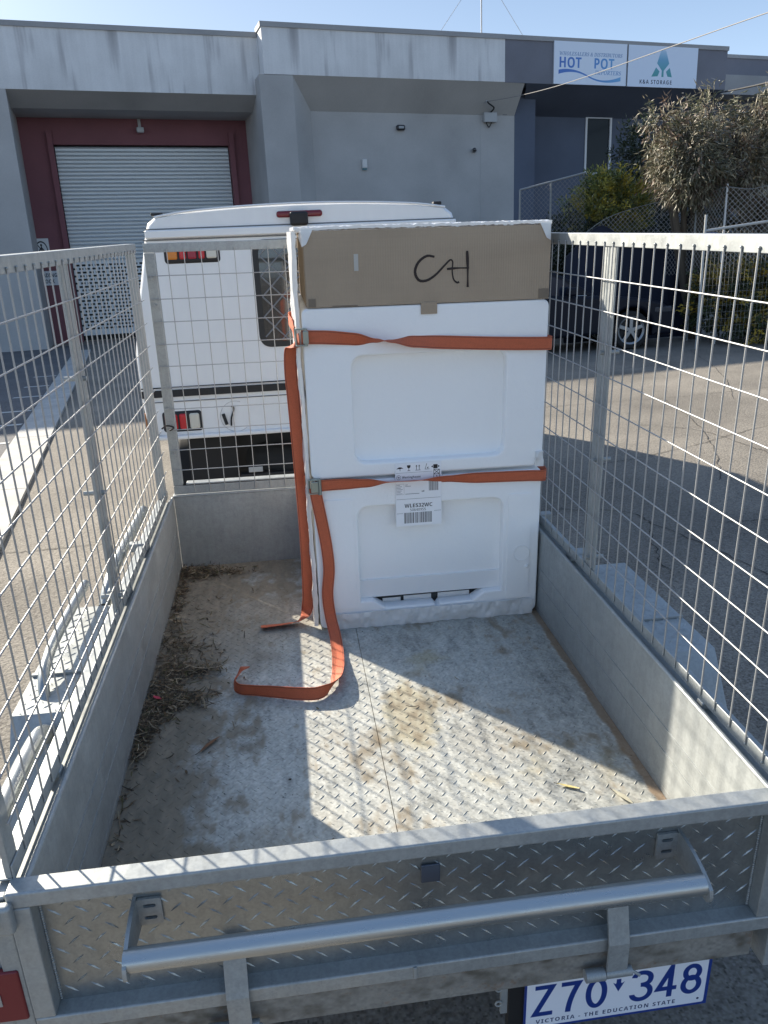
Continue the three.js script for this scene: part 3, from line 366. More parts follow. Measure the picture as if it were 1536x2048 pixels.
{ // dark car parked across the yard
  const c = thing('parked_car', 'black car parked side-on against the fence, alloy wheel showing', 'car', [5.2, 0, -14]); const z0 = -13.25, z1 = -14.95;
  const paint = phys([0.008, 0.01, 0.018], 0.4, 0, { specularIntensity: 0.35 }), glass = phys([0.012, 0.02, 0.04], 0.12, 0, { specularIntensity: 0.6 });
  const X = 7.28, R = 0.36, wx = [6.43, 3.72], arch = (s, x) => { s.lineTo(x + R + 0.06, 0.3); s.absarc(x, 0.36, R + 0.06, 0, Math.PI, false); };
  const s = new THREE.Shape(); s.moveTo(2.75, 0.3); s.lineTo(2.72, 0.75); s.quadraticCurveTo(2.75, 1.02, 3.1, 1.06); s.quadraticCurveTo(4.6, 1.1, 5.55, 1.03); s.quadraticCurveTo(6.6, 0.99, 7.0, 0.86); s.quadraticCurveTo(X, 0.74, X, 0.5); s.lineTo(X - 0.06, 0.25); s.lineTo(wx[0] + R + 0.06, 0.25); s.absarc(wx[0], 0.36, R + 0.06, -0.1, Math.PI + 0.1, false); s.lineTo(wx[1] + R + 0.06, 0.25); s.absarc(wx[1], 0.36, R + 0.06, -0.1, Math.PI + 0.1, false); s.lineTo(2.75, 0.3);
  part('body', extr(s, z1, z0, 0.06, 16), paint, c);
  const cab = new THREE.Shape(); cab.moveTo(2.95, 1.03); cab.quadraticCurveTo(3.2, 1.5, 3.7, 1.56); cab.quadraticCurveTo(4.4, 1.62, 4.75, 1.54); cab.quadraticCurveTo(5.2, 1.4, 5.75, 1.0); part('cabin', extr(cab, z1 + 0.12, z0 - 0.12, 0.05, 14), paint, c);
  const win = (pts) => { const w = new THREE.Shape(pts.map((p) => new THREE.Vector2(...p))); return extr(w, z0 - 0.125, z0 - 0.112); };
  part('window', win([[4.55, 1.06], [5.45, 1.06], [5.1, 1.32], [4.72, 1.47], [4.55, 1.49]]), glass, c); part('window', win([[3.35, 1.08], [4.47, 1.06], [4.47, 1.49], [3.75, 1.48], [3.45, 1.3]]), glass, c);
  part('window_trim', tube([[3.3, 1.06, z0 - 0.1], [4.6, 1.045, z0 - 0.1], [5.55, 1.04, z0 - 0.1]], 0.008, 20, 6), mat([0.4, 0.42, 0.44], 0.3, 0.8), c);
  part('mirror', rbox(5.1, 5.3, 1.05, 1.2, z0 - 0.02, z0 + 0.16, 0.04, 3), paint, c); part('headlight', rbox(6.86, 7.22, 0.66, 0.78, z0 - 0.1, z0 + 0.004, 0.03, 3), phys([0.05, 0.055, 0.065], 0.15, 0, { specularIntensity: 0.5 }), c); part('door_handle', rbox(4.5, 4.7, 0.9, 0.93, z0, z0 + 0.03, 0.01), paint, c);
  const rimM = mat([0.3, 0.31, 0.32], 0.35, 0.7); for (const x of wx) for (const [z] of [[z0 - 0.11], [z1 + 0.11]]) wheel(c, [x, R, z], R, 0.2, 0.265, 'z', 5, rimM);
}
{ // white van towing the trailer
  const ZR = -3.3, v = thing('van', 'white high-roof van with barred rear window, hitched to the trailer', 'van', [0, 0, ZR - 2.5]);
  const vanDirt = tex(512, 512, (u, v) => { const f = fbm(u * 7, v * 7, 161, 5, 7), g = fbm(u * 60, v * 14, 163, 3, 60), k = 0.97 + 0.06 * (f - 0.5) + 0.05 * (g - 0.5) - 0.06 * step(0.62, 0.75, f) * g; return [k, k * 0.998, k * 0.985]; }, { rx: 0.6, ry: 0.6 }); const white = phys([0.79, 0.79, 0.785], 0.38, 0, { map: vanDirt, clearcoat: 0.4, clearcoatRoughness: 0.25 });
  const prof = [[0.8, 0.81], [0.93, 0.84], [0.955, 1.05], [0.955, 1.25], [0.93, 1.42], [0.87, 1.68], [0.83, 1.86], [0.805, 1.94], [0.76, 1.975], [0.6, 1.993], [0.3, 2.008], [0, 2.012]];
  const ring = [...prof.map(([x, y]) => [-x, y]), ...prof.slice(0, -1).reverse()], secs = [];
  const topAt = (z) => { const d = -(z - ZR); if (d < 4.0) return 2.05; if (d < 4.85) return 2.05 - (d - 4.0) / 0.85 * 0.95; return Math.max(0.5, 1.1 - (d - 4.85) * 2.2); };
  const P = []; const zs = [0, 0.012, 0.04, 0.1, 0.5, 1, 1.5, 2, 2.5, 3, 3.5, 4, 4.2, 4.4, 4.6, 4.8, 4.9, 5.0, 5.1, 5.15];
  const loft = (low) => { const verts = [], f = []; zs.forEach((d, k) => { const inset = k === 0 ? 0.018 : k === 1 ? 0.008 : k === 2 ? 0.002 : 0, T = topAt(ZR - d), nose = d > 4.6 ? (d - 4.6) * 0.25 : 0; for (const [x, y] of ring) { let yy = Math.min(y, T - 0.02 * Math.abs(x)); verts.push([Math.sign(x) * Math.max(0, Math.abs(x) - inset - nose), yy > 1.5 ? yy - inset * 0.8 : yy + (yy < 0.9 ? inset * 0.5 : 0), ZR - d]); } }); const n = ring.length; for (let k = 0; k + 1 < zs.length; k++) for (let i = 0; i + 1 < n; i++) f.push([k * n + i, k * n + i + 1, (k + 1) * n + i + 1, (k + 1) * n + i]); f.push([...Array(n).keys()].reverse()); f.push([...Array(n).keys()].map((i) => (zs.length - 1) * n + i)); for (let k = 0; k + 1 < zs.length; k++) f.push([k * n + n - 1, k * n, (k + 1) * n, (k + 1) * n + n - 1]); return toCreasedNormals(poly(verts, f), 0.6); };
  const body = part('body', uvm(loft()), white, v, 'white van body');
  // roof cap with two seams across the back
  const W = (px, py) => { const p = atZ(px, py, ZR); return [p.x, p.y]; };
  const seam = mat([0.16, 0.16, 0.16], 0.7);
  const band = (y, hgt, x0 = -0.9, x1 = 0.9, d = 0.004) => rbox(x0, x1, y - hgt / 2, y + hgt / 2, ZR - 0.01, ZR + d, 0.001, 1);
  part('roof_moulding', rbox(-0.815, 0.815, 1.862, 1.905, ZR - 0.02, ZR + 0.022, 0.009, 2), white, v); part('seam', band(1.909, 0.005, -0.81, 0.81, 0.006), seam, v); part('seam', band(1.856, 0.006, -0.83, 0.83, 0.006), seam, v);
  part('roof_gutter', tube([[-0.76, 1.968, ZR - 0.005], [-0.6, 1.99, ZR - 0.005], [0, 2.012, ZR - 0.005], [0.6, 1.99, ZR - 0.005], [0.76, 1.968, ZR - 0.005]], 0.006, 40, 6), white, v);
  part('rack_clip', rbox(-0.78, -0.72, 1.975, 1.99, ZR - 0.07, ZR - 0.02, 0.006), blackMat, v); part('rack_clip', rbox(0.7, 0.745, 1.98, 1.998, ZR - 0.07, ZR - 0.02, 0.006), blackMat, v);
  // high stop lamp and camera
  const hl = part('stop_lamp', rbox(-0.138, 0.102, 1.943, 1.975, ZR - 0.03, ZR + 0.02, 0.014, 3), mat([0.16, 0.012, 0.02], 0.25), v, 'dark red high stop lamp'); part('camera', rbox(-0.07, 0.024, 1.9, 1.968, ZR, ZR + 0.06, 0.014, 3), blackMat, hl);
  // tail lamp clusters
  const amber = mat([0.62, 0.2, 0.02], 0.25), red = mat([0.5, 0.02, 0.025], 0.25), dred = mat([0.3, 0.012, 0.03], 0.25), clear = mat([0.6, 0.57, 0.48], 0.2);
  for (const sx of [1, -1]) {
    const f = (x) => sx === 1 ? x : -x, rb = (a, b, y0, y1, d, r) => rbox(Math.min(f(a), f(b)), Math.max(f(a), f(b)), y0, y1, ZR - 0.03, ZR + d, r, 3);
    const t = part('tail_lamp', rb(-0.735, -0.445, 1.735, 1.842, 0.012, 0.02), blackMat, v, 'upper lamp cluster with amber, red and clear lenses');
    for (const [a, b, m] of [[-0.72, -0.665, amber], [-0.655, -0.62, red], [-0.613, -0.567, dred], [-0.558, -0.525, red], [-0.517, -0.463, clear]]) part('lens', rb(a, b, 1.757, 1.83, 0.02, 0.009), m, t);
    const l = part('tail_lamp', rb(-0.85, -0.632, 0.85, 0.968, 0.012, 0.02), blackMat, v, 'lower lamp cluster, red and clear'); for (const [a, b, m] of [[-0.835, -0.8, dred], [-0.793, -0.765, red], [-0.757, -0.715, red], [-0.702, -0.647, clear]]) part('lens', rb(a, b, 0.866, 0.953, 0.02, 0.012), m, l);
    part('side_marker', rbox(Math.min(f(-0.962), f(-0.945)), Math.max(f(-0.962), f(-0.945)), 0.86, 0.95, ZR - 0.12, ZR - 0.08, 0.006), mat([0.3, 0.12, 0.04], 0.3), v);
    part('vent', rbox(Math.min(f(-0.962), f(-0.95)), Math.max(f(-0.962), f(-0.95)), 1.04, 1.08, ZR - 0.24, ZR - 0.06, 0.003), blackMat, v);
  }
  // rear window with diamond security grille
  const wy0 = 1.285, wy1 = 1.84, wx = 0.28; const win = part('rear_window', extr(shapeRR(-wx, wx, wy0, wy1, 0.07), ZR - 0.01, ZR + 0.006, 0.002, 10), mat([0.012, 0.013, 0.014], 0.5), v, 'dark rear window behind a diamond grille');
  part('pane', extr(shapeRR(-wx + 0.03, wx - 0.03, wy0 + 0.03, wy1 - 0.03, 0.05), ZR + 0.0065, ZR + 0.009, 0, 10), phys([0.02, 0.021, 0.022], 0.08, 0, { clearcoat: 1 }), win);
  const gb = mat([0.22, 0.22, 0.225], 0.5, 0.3), cell = 0.105, gx0 = -wx + 0.035, gx1 = wx - 0.035, gy0 = wy0 + 0.035, gy1 = wy1 - 0.035;
  for (const d of [1, -1]) for (let s = -14; s < 14; s++) { const pts = []; for (let i = 0; i <= 60; i++) { const x = gx0 + (gx1 - gx0) * i / 60, y = gy0 + 0.02 + s * cell + d * (x - gx0); if (y >= gy0 && y <= gy1) pts.push([x, y]); } if (pts.length > 3) part('grille_bar', rod([...pts[0], ZR + 0.013], [...pts[pts.length - 1], ZR + 0.013], 0.0045, 6), gb, win); }
  const nb = []; for (let i = 0; i < 5; i++) for (let j = 0; j < 5; j++) nb.push(rbox(gx0 + 0.04 + i * cell - 0.012, gx0 + 0.04 + i * cell + 0.012, gy0 + 0.06 + j * cell - 0.012, gy0 + 0.06 + j * cell + 0.012, ZR + 0.011, ZR + 0.018, 0.004, 1));
  part('trim_strip', band(1.066, 0.038, -0.945, 0.945, 0.012), blackMat, v, 'black rubbing strip'); part('trim_line', band(1.098, 0.006, -0.945, 0.945, 0.006), blackMat, v); part('seam', band(1.02, 0.005, -0.945, 0.945, 0.005), seam, v);
  part('bumper_lip', rbox(-0.93, 0.93, 0.812, 0.835, ZR - 0.04, ZR + 0.03, 0.008), white, v);
  const hk = W(463, 815), hk2 = W(452, 845); part('door_latch', tube([[hk[0], hk[1] + 0.01, ZR + 0.008], [hk[0] + 0.012, hk[1], ZR + 0.012], [hk[0] - 0.006, hk[1] - 0.06, ZR + 0.01], [hk[0] - 0.01, hk[1] - 0.1, ZR + 0.008]], 0.005, 16, 6), blackMat, v); part('door_latch', rod([hk2[0] - 0.01, hk2[1] + 0.05, ZR + 0.008], [hk2[0] + 0.005, hk2[1] - 0.01, ZR + 0.008], 0.009, 8), blackMat, v);
  const sc = W(463, 815); part('scuff_ring', new THREE.TorusGeometry(0.085, 0.0012, 6, 40, 4.2).rotateZ(1.2).translate(sc[0] + 0.02, sc[1] - 0.05, ZR + 0.001), mat([0.4, 0.4, 0.4], 0.7), v);
  // underside, mud flaps, tow bar
  part('underbody', rbox(-0.75, 0.75, 0.42, 0.8, -8.2, ZR - 0.3, 0.03), blackMat, v); part('fuel_tank', rbox(-0.2, 0.62, 0.3, 0.5, -5.6, -4.4, 0.05), blackMat, v);
  for (const s of [-1, 1]) part('mud_flap', rbox(Math.min(s * 0.745, s * 0.475), Math.max(s * 0.745, s * 0.475), 0.44, 0.81, ZR - 0.14, ZR - 0.125, 0.004), rubber, v);
  part('spare_wheel', new THREE.TorusGeometry(0.26, 0.1, 12, 32).rotateX(Math.PI / 2).translate(-0.1, 0.6, ZR - 0.42), rubber, v);
  const tb = part('tow_bar', merge([rbox(-0.46, 0.46, 0.5, 0.57, ZR - 0.12, ZR - 0.05, 0.008), rbox(-0.04, 0.04, 0.5, 0.56, ZR - 0.1, ZR + 0.3, 0.006), rod([-0.02, 0.5, ZR + 0.28], [-0.02, 0.62, ZR + 0.28], 0.014), new THREE.SphereGeometry(0.025, 14, 10).translate(-0.02, 0.635, ZR + 0.28)]), blackMat, v);
  part('rating_plate', rbox(-0.41, -0.33, 0.58, 0.61, ZR - 0.05, ZR - 0.04, 0.003), mat([0.45, 0.45, 0.43], 0.5), tb);
  for (const z of [ZR - 0.95, ZR - 4.15]) for (const s of [-1, 1]) wheel(v, [s * 0.83, 0.33, z], 0.33, 0.2, 0.2, 'x', 8, mat([0.5, 0.5, 0.5], 0.4, 0.5));
  part('windscreen', poly([[-0.7, 1.95, ZR - 4.06], [0.7, 1.95, ZR - 4.06], [0.74, 1.2, ZR - 4.74], [-0.74, 1.2, ZR - 4.74]], [[0, 1, 2, 3]]).translate(0, 0.03, -0.03), phys([0.02, 0.022, 0.025], 0.05, 0, { clearcoat: 1 }), v);
  for (const s of [-1, 1]) part('side_window', poly([[s * 0.885, 1.72, ZR - 0.5], [s * 0.885, 1.72, ZR - 3.8], [s * 0.945, 1.36, ZR - 4.3], [s * 0.945, 1.36, ZR - 0.5]], [[0, 1, 2, 3]]).translate(s * 0.012, 0, 0), phys([0.02, 0.022, 0.025], 0.05, 0, { clearcoat: 1 }), v);
}

// ------------------------------------------------------------------ trailer (x right, y up from the tray floor, z back; the whole frame is tilted nose-up)
const LT = 1.83, HW = 0.285, TOP = 1.182;
const dirtAt = (x, z) => {
  const n = fbm(x * 9 + 20, z * 9 + 20, 71, 5), n2 = fbm(x * 30 + 20, z * 30 + 20, 73, 4), n3 = fbm(x * 3.4 + 9, z * 3.4 + 9, 75, 4), n4 = fbm(x * 70 + 9, z * 22 + 9, 77, 3);
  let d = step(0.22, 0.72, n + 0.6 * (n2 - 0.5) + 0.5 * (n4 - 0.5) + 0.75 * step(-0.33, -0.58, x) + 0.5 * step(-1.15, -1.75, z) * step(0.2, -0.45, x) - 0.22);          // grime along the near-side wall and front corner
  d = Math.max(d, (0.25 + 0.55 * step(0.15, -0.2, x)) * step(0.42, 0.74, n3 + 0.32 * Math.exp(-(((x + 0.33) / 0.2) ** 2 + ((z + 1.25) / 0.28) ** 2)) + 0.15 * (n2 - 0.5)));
  const ye = step(0.5, 0.8, 0.55 * n + 0.62 * Math.exp(-(((x - 0.1) / 0.09) ** 2 + ((z + 0.74) / 0.17) ** 2)) + 0.5 * Math.exp(-(((x - 0.2) / 0.1) ** 2 + ((z + 1.0) / 0.08) ** 2)) + 0.35 * Math.exp(-(((x - 0.35) / 0.35) ** 2 + ((z + 0.45) / 0.12) ** 2)) + 0.3 * (n2 - 0.5));
  const ru = step(0.5, 0.85, 0.5 * n2 + 1.0 * step(0.565, 0.612, x) + 0.3 * Math.exp(-(((x - 0.004) / 0.012) ** 2)) * step(-1.1, -0.4, z + 0.25 * (n - 0.5)));
  return [d, ye, ru, n, n2, n4];
};
const floorMap = tex(1024, 1536, (u, v) => {
  const x = (u - 0.5) * 1.22, z = (v - 1) * 1.83, [d, ye, ru, n, n2, n4] = dirtAt(x, z); const nb = fbm(x * 5 + 3, z * 2.2 + 3, 79, 4); const nf = fbm(x * 190 + 9, z * 190 + 9, 83, 2); let k = 0.40 + 0.15 * (n - 0.5) + 0.2 * (n2 - 0.5) + 0.24 * (n4 - 0.5) + 0.14 * (nb - 0.5) + 0.24 * (nf - 0.5); k *= 1.14; let c = [k * 0.98, k * 0.995, k * 0.94];
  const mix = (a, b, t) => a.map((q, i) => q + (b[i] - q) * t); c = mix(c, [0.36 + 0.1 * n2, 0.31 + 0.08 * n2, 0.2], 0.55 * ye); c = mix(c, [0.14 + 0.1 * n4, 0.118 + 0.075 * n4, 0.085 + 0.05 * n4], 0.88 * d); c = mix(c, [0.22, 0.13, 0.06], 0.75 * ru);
  if (hash(Math.floor(u * 512), Math.floor(v * 768), 91) > 0.9988) c = [0.03, 0.03, 0.028]; return c;
}, { clampEdge: true });
const floorRough = tex(256, 384, (u, v) => { const [d, ye, ru, n] = dirtAt((u - 0.5) * 1.22, (v - 1) * 1.83); const k = clamp(0.55 + 0.3 * (n - 0.5) + 0.4 * Math.max(d, ye * 0.6, ru)); return [k, k, clamp(0.5 - 0.5 * Math.max(d, ru))]; }, { srgb: false, clampEdge: true });
const floorMat = mat([0.98, 0.98, 0.96], 1, 0.3, { map: floorMap, roughnessMap: floorRough, metalnessMap: floorRough });
const floorUV = (g) => { g = prep(g); const p = g.attributes.position, u = g.attributes.uv; for (let i = 0; i < p.count; i++) u.setXY(i, (p.getX(i) + 0.61) / 1.22, (p.getZ(i) + 1.83) / 1.83); return g; };
function lugs(place, pitch, w, h, L = 0.026, B = 0.0065, H = 0.0016, ang = 0.8) {       // raised bars of checker plate; place(a,b,y) maps plate coordinates
  const P = []; let r = 0; for (let b = pitch / 2; b < h; b += pitch / 2, r++) for (let a = pitch / 2 + (r % 2) * pitch / 2; a < w; a += pitch) {
    const t = (r % 2 ? 1 : -1) * ang, c = Math.cos(t), s = Math.sin(t), q = (x, z, y) => place(a + c * x - s * z, b + s * x + c * z, y);
    const v = [q(-L / 2, 0, 0), q(0, -B / 2, 0), q(L / 2, 0, 0), q(0, B / 2, 0), q(-L / 4.5, 0, H), q(L / 4.5, 0, H)];
    for (const f of [[0, 4, 1], [1, 4, 5], [1, 5, 2], [2, 5, 3], [3, 5, 4], [3, 4, 0]]) for (const k of f) P.push(...v[k]);
  }
  const g = new THREE.BufferGeometry(); g.setAttribute('position', new THREE.Float32BufferAttribute(P, 3)); g.computeVertexNormals(); return prep(g);
}
const tr = thing('box_trailer', 'galvanised cage trailer with tread plate floor and mesh sides', 'trailer', [0, -0.545, -0.92], { frame: 't' });
{
  const cut = 0.004; // seam between the two floor sheets
  for (const [a, b, x0] of [[-0.609, cut - 0.0009, -0.609], [cut + 0.0009, 0.609, cut]]) {
    const f = part('floor_plate', floorUV(box(a, b, -0.004, 0, -LT + 0.002, -0.014)), floorMat, tr);
    const l = part('tread_pattern', floorUV(lugs((p, q, y) => [a + p, y, -LT + q], 0.034, b - a - 0.01, LT - 0.03, 0.0205, 0.005, 0.0014)), floorMat, f); l.userData.kind = 'stuff';
  }
  part('seam_weld', box(cut - 0.003, cut + 0.003, -0.009, -0.0045, -LT, -0.02), mat([0.3, 0.24, 0.16], 0.9), tr);
  part('chassis', merge([box(-0.6, 0.6, -0.06, -0.005, -LT, -LT + 0.05), box(-0.6, -0.55, -0.06, -0.005, -LT + 0.051, -0.03), box(0.55, 0.6, -0.06, -0.005, -LT + 0.051, -0.03), box(-0.549, 0.549, -0.06, -0.005, -1.2, -1.15), box(-0.549, 0.549, -0.06, -0.005, -0.65, -0.6)]), galvDull, tr);
  part('axle', merge([rod([-0.8, -0.25, -0.92], [0.8, -0.25, -0.92], 0.025, 12), box(-0.62, -0.57, -0.24, -0.06, -1.2, -0.65), box(0.57, 0.62, -0.24, -0.06, -1.2, -0.65)]), blackMat, tr);
  for (const s of [-1, 1]) wheel(tr, [s * 0.735, -0.26, -0.92], 0.285, 0.165, 0.165, 'x', 6, mat([0.5, 0.5, 0.5], 0.4, 0.5));
  part('drawbar', merge([rod([-0.5, -0.08, -LT + 0.1], [-0.02, -0.1, -2.9], 0.035, 4), rod([0.5, -0.08, -LT + 0.1], [-0.02, -0.1, -2.9], 0.035, 4), rbox(-0.06, 0.03, -0.14, -0.02, -3.05, -2.8, 0.01)]), galv, tr);
  // walls
  for (const s of [-1, 1]) {
    const X = (a, b) => [Math.min(s * a, s * b), Math.max(s * a, s * b)], sb = (a, b, y0, y1, z0, z1, r) => r ? rbox(...X(a, b), y0, y1, z0, z1, r, 2) : box(...X(a, b), y0, y1, z0, z1);
    const w = part('side_wall', uvm(merge([sb(0.61, 0.613, -0.03, HW - 0.004, -LT, -0.004), sb(0.6085, 0.6125, 0.1, 0.1025, -LT, -0.02), sb(0.6085, 0.6125, 0.158, 0.1605, -LT, -0.02), sb(0.6095, 0.6125, 0.012, 0.016, -LT, -0.02)])), galvDull, tr, 'dull galvanised steel wall of the tray');
    part('folded_lip', uvm(merge([rod([s * 0.6135, HW - 0.002, -LT], [s * 0.6135, HW - 0.002, -0.005], 0.0055, 10), sb(0.6145, 0.628, HW - 0.014, HW - 0.008, -LT, -0.005)])), galv, w);
    part('tie_flange', uvm(sb(0.622, 0.678, HW - 0.03, HW - 0.018, -LT, -0.004, 0.003)), galv, w);
    // mudguard: flat tread plate top with sloped ends
    const y = 0.262, mg = [[-0.33, 0.02], [-0.5, y], [-1.0, y], [-1.18, 0.02]]; const v = [], f = []; for (const [z, yy] of mg) v.push([s * 0.682, yy, z], [s * 0.79, yy, z], [s * 0.795, yy - 0.035, z], [s * 0.682, yy - 0.003, z], [s * 0.787, yy - 0.003, z]);
    for (let i = 0; i < 3; i++) { const k = i * 5; f.push([k, k + 1, k + 6, k + 5], [k + 1, k + 2, k + 7, k + 6], [k + 3, k + 4, k + 9, k + 8]); }
    const g = part('mudguard', uvm(poly(v, f)), galv, tr); const ml = part('tread_pattern', uvm(lugs((p, q, yy) => [s * (0.686 + p), y + yy, -0.995 + q], 0.036, 0.1, 0.49)), galv, g); ml.userData.kind = 'stuff';
    part('mudguard_stay', merge([box(...X(0.678, 0.79), y + 0.001, y + 0.006, -0.662, -0.652)]), galvDull, g);
    if (s < 0) part('tie_rail', merge([tube([[s * 0.755, 0.305, -1.06], [s * 0.755, 0.306, -0.9], [s * 0.752, 0.304, -0.68], [s * 0.745, 0.28, -0.59], [s * 0.72, 0.2, -0.52], [s * 0.7, 0.16, -0.5]], 0.0125, 40, 10), tube([[s * 0.72, 0.18, -0.52], [s * 0.712, 0.25, -0.44], [s * 0.712, 0.262, -0.36], [s * 0.712, 0.262, -0.02]], 0.0195, 40, 12), tube([[s * 0.715, 0.262, -1.78], [s * 0.715, 0.262, -1.15], [s * 0.72, 0.22, -1.08]], 0.0165, 30, 12)]), galvShiny, tr); 
    part('tie_hook', merge([rbox(...X(0.625, 0.66), HW - 0.012, HW + 0.004, -0.285, -0.26, 0.004), rbox(...X(0.63, 0.69), HW - 0.016, HW + 0.01, -1.06, -1.02, 0.003), rbox(...X(0.63, 0.69), HW - 0.016, HW + 0.012, -1.38, -1.35, 0.003)]), galvDull, tr);
  }
  const fw = part('front_wall', uvm(merge([box(-0.609, 0.609, -0.03, HW, -LT - 0.003, -LT)])), galvDull, tr, 'dull steel front wall of the tray'); part('folded_lip', uvm(rbox(-0.612, 0.612, HW, HW + 0.006, -LT - 0.03, -LT + 0.003, 0.002, 1)), galv, fw);
}
{ // mesh cage: three panels, each wire its own piece
  const VR = 0.0017, vlen = TOP - 0.02 - 0.298, vg = new THREE.CylinderGeometry(VR, VR, vlen, 6), hy = []; for (let y = TOP - 0.105; y > 0.34; y -= 0.0765) hy.push(y);
  for (const s of [-1, 1]) {
    const X = (a, b) => [Math.min(s * a, s * b), Math.max(s * a, s * b)], sb = (a, b, y0, y1, z0, z1, r = 0.002) => rbox(...X(a, b), y0, y1, z0, z1, r, 1);
    const zF = -LT + 0.004, zB = -0.008;
    const fr = [sb(0.628, 0.6315, TOP - 0.03, TOP, zF, zB, 0.0015), sb(0.6318, 0.664, TOP - 0.0035, TOP, zF, zB, 0.0015), sb(0.628, 0.6315, 0.288, 0.316, zF, zB, 0.0015), sb(0.6318, 0.662, 0.288, 0.2915, zF, zB, 0.0015)];
    fr.push(sb(0.6318, 0.66, 0.292, TOP - 0.004, zF, zF + 0.032), sb(0.6318, 0.642, 0.292, TOP - 0.004, zB - 0.036, zB));
    const p = part('side_cage', uvm(merge(fr)), galv, tr, s < 0 ? 'near-side mesh panel with frame' : 'off-side mesh panel with frame');
    part('post', uvm(merge([sb(0.6318, 0.637, 0.292, TOP - 0.004, -0.893, -0.853), sb(0.6318, 0.645, 0.292, TOP - 0.004, -0.9, -0.896), sb(0.6318, 0.637, 0.292, TOP - 0.004, -0.926, -0.9005)])), galv, p);
    for (const y of [0.34, 0.62, 0.9]) part('bolt', rod([s * 0.622, y, -0.891], [s * 0.672, y, -0.891], 0.006, 6), galvDull, p);
    const hg = new THREE.CylinderGeometry(VR, VR, zB - zF - 0.01, 6).rotateX(Math.PI / 2); for (const y of hy) inst('wire', hg, wireMat, p, [s * 0.6225, y + rr(-.001, .001), (zB + zF) / 2]);
    for (let z = -0.062; z > zF + 0.03; z -= 0.0535) { const o = inst('wire', vg, wireMat, p, [s * 0.6262, 0.298 + vlen / 2, z]); o.rotation.x = rr(-.003, .003); }
    const nub = new THREE.SphereGeometry(0.0029, 6, 5), nb = []; for (let z = -0.062; z > zF + 0.03; z -= 0.0535) nb.push(nub.clone().translate(s * 0.6262, TOP - 0.021, z), nub.clone().translate(s * 0.6262, 0.3, z)); const nm = part('weld', nb, galvDull, p); nm.userData.kind = 'stuff';
  }
  const zF = -LT - 0.008; const p = part('front_cage', uvm(merge([rbox(-0.606, 0.606, TOP - 0.03, TOP, zF - 0.004, zF, 0.0015, 1), rbox(-0.606, 0.606, TOP - 0.004, TOP - 0.0005, zF - 0.034, zF - 0.0042, 0.0015, 1), rbox(-0.606, 0.606, 0.2925, 0.325, zF - 0.004, zF, 0.0015, 1), rbox(-0.56, 0.56, 0.3275, 0.333, zF - 0.04, zF - 0.002, 0.002, 1), rbox(-0.606, -0.572, 0.326, TOP - 0.031, zF - 0.03, zF - 0.0005, 0.002, 1), rbox(0.572, 0.606, 0.326, TOP - 0.031, zF - 0.03, zF - 0.0005, 0.002, 1)])), galv, tr, 'front mesh panel with frame');
  const hg = new THREE.CylinderGeometry(VR, VR, 1.2, 6).rotateZ(Math.PI / 2); for (const y of hy) inst('wire', hg, wireMat, p, [0, y, zF + 0.006]);
  for (let x = -0.53; x < 0.59; x += 0.0562) inst('wire', vg, wireMat, p, [x, 0.298 + vlen / 2, zF + 0.0022]);
  for (const y of [0.45, 0.62, 0.98, 1.07]) part('bolt', rod([-0.59, y, zF - 0.01], [-0.59, y, zF + 0.012], 0.0055, 6), galvDull, p);
  part('wire_tie', tube([[-0.615, 0.556, -LT + 0.03], [-0.6, 0.562, -LT + 0.012], [-0.575, 0.553, -LT + 0.01], [-0.59, 0.545, -LT + 0.02]], 0.003, 16, 5), blackMat, p);
}
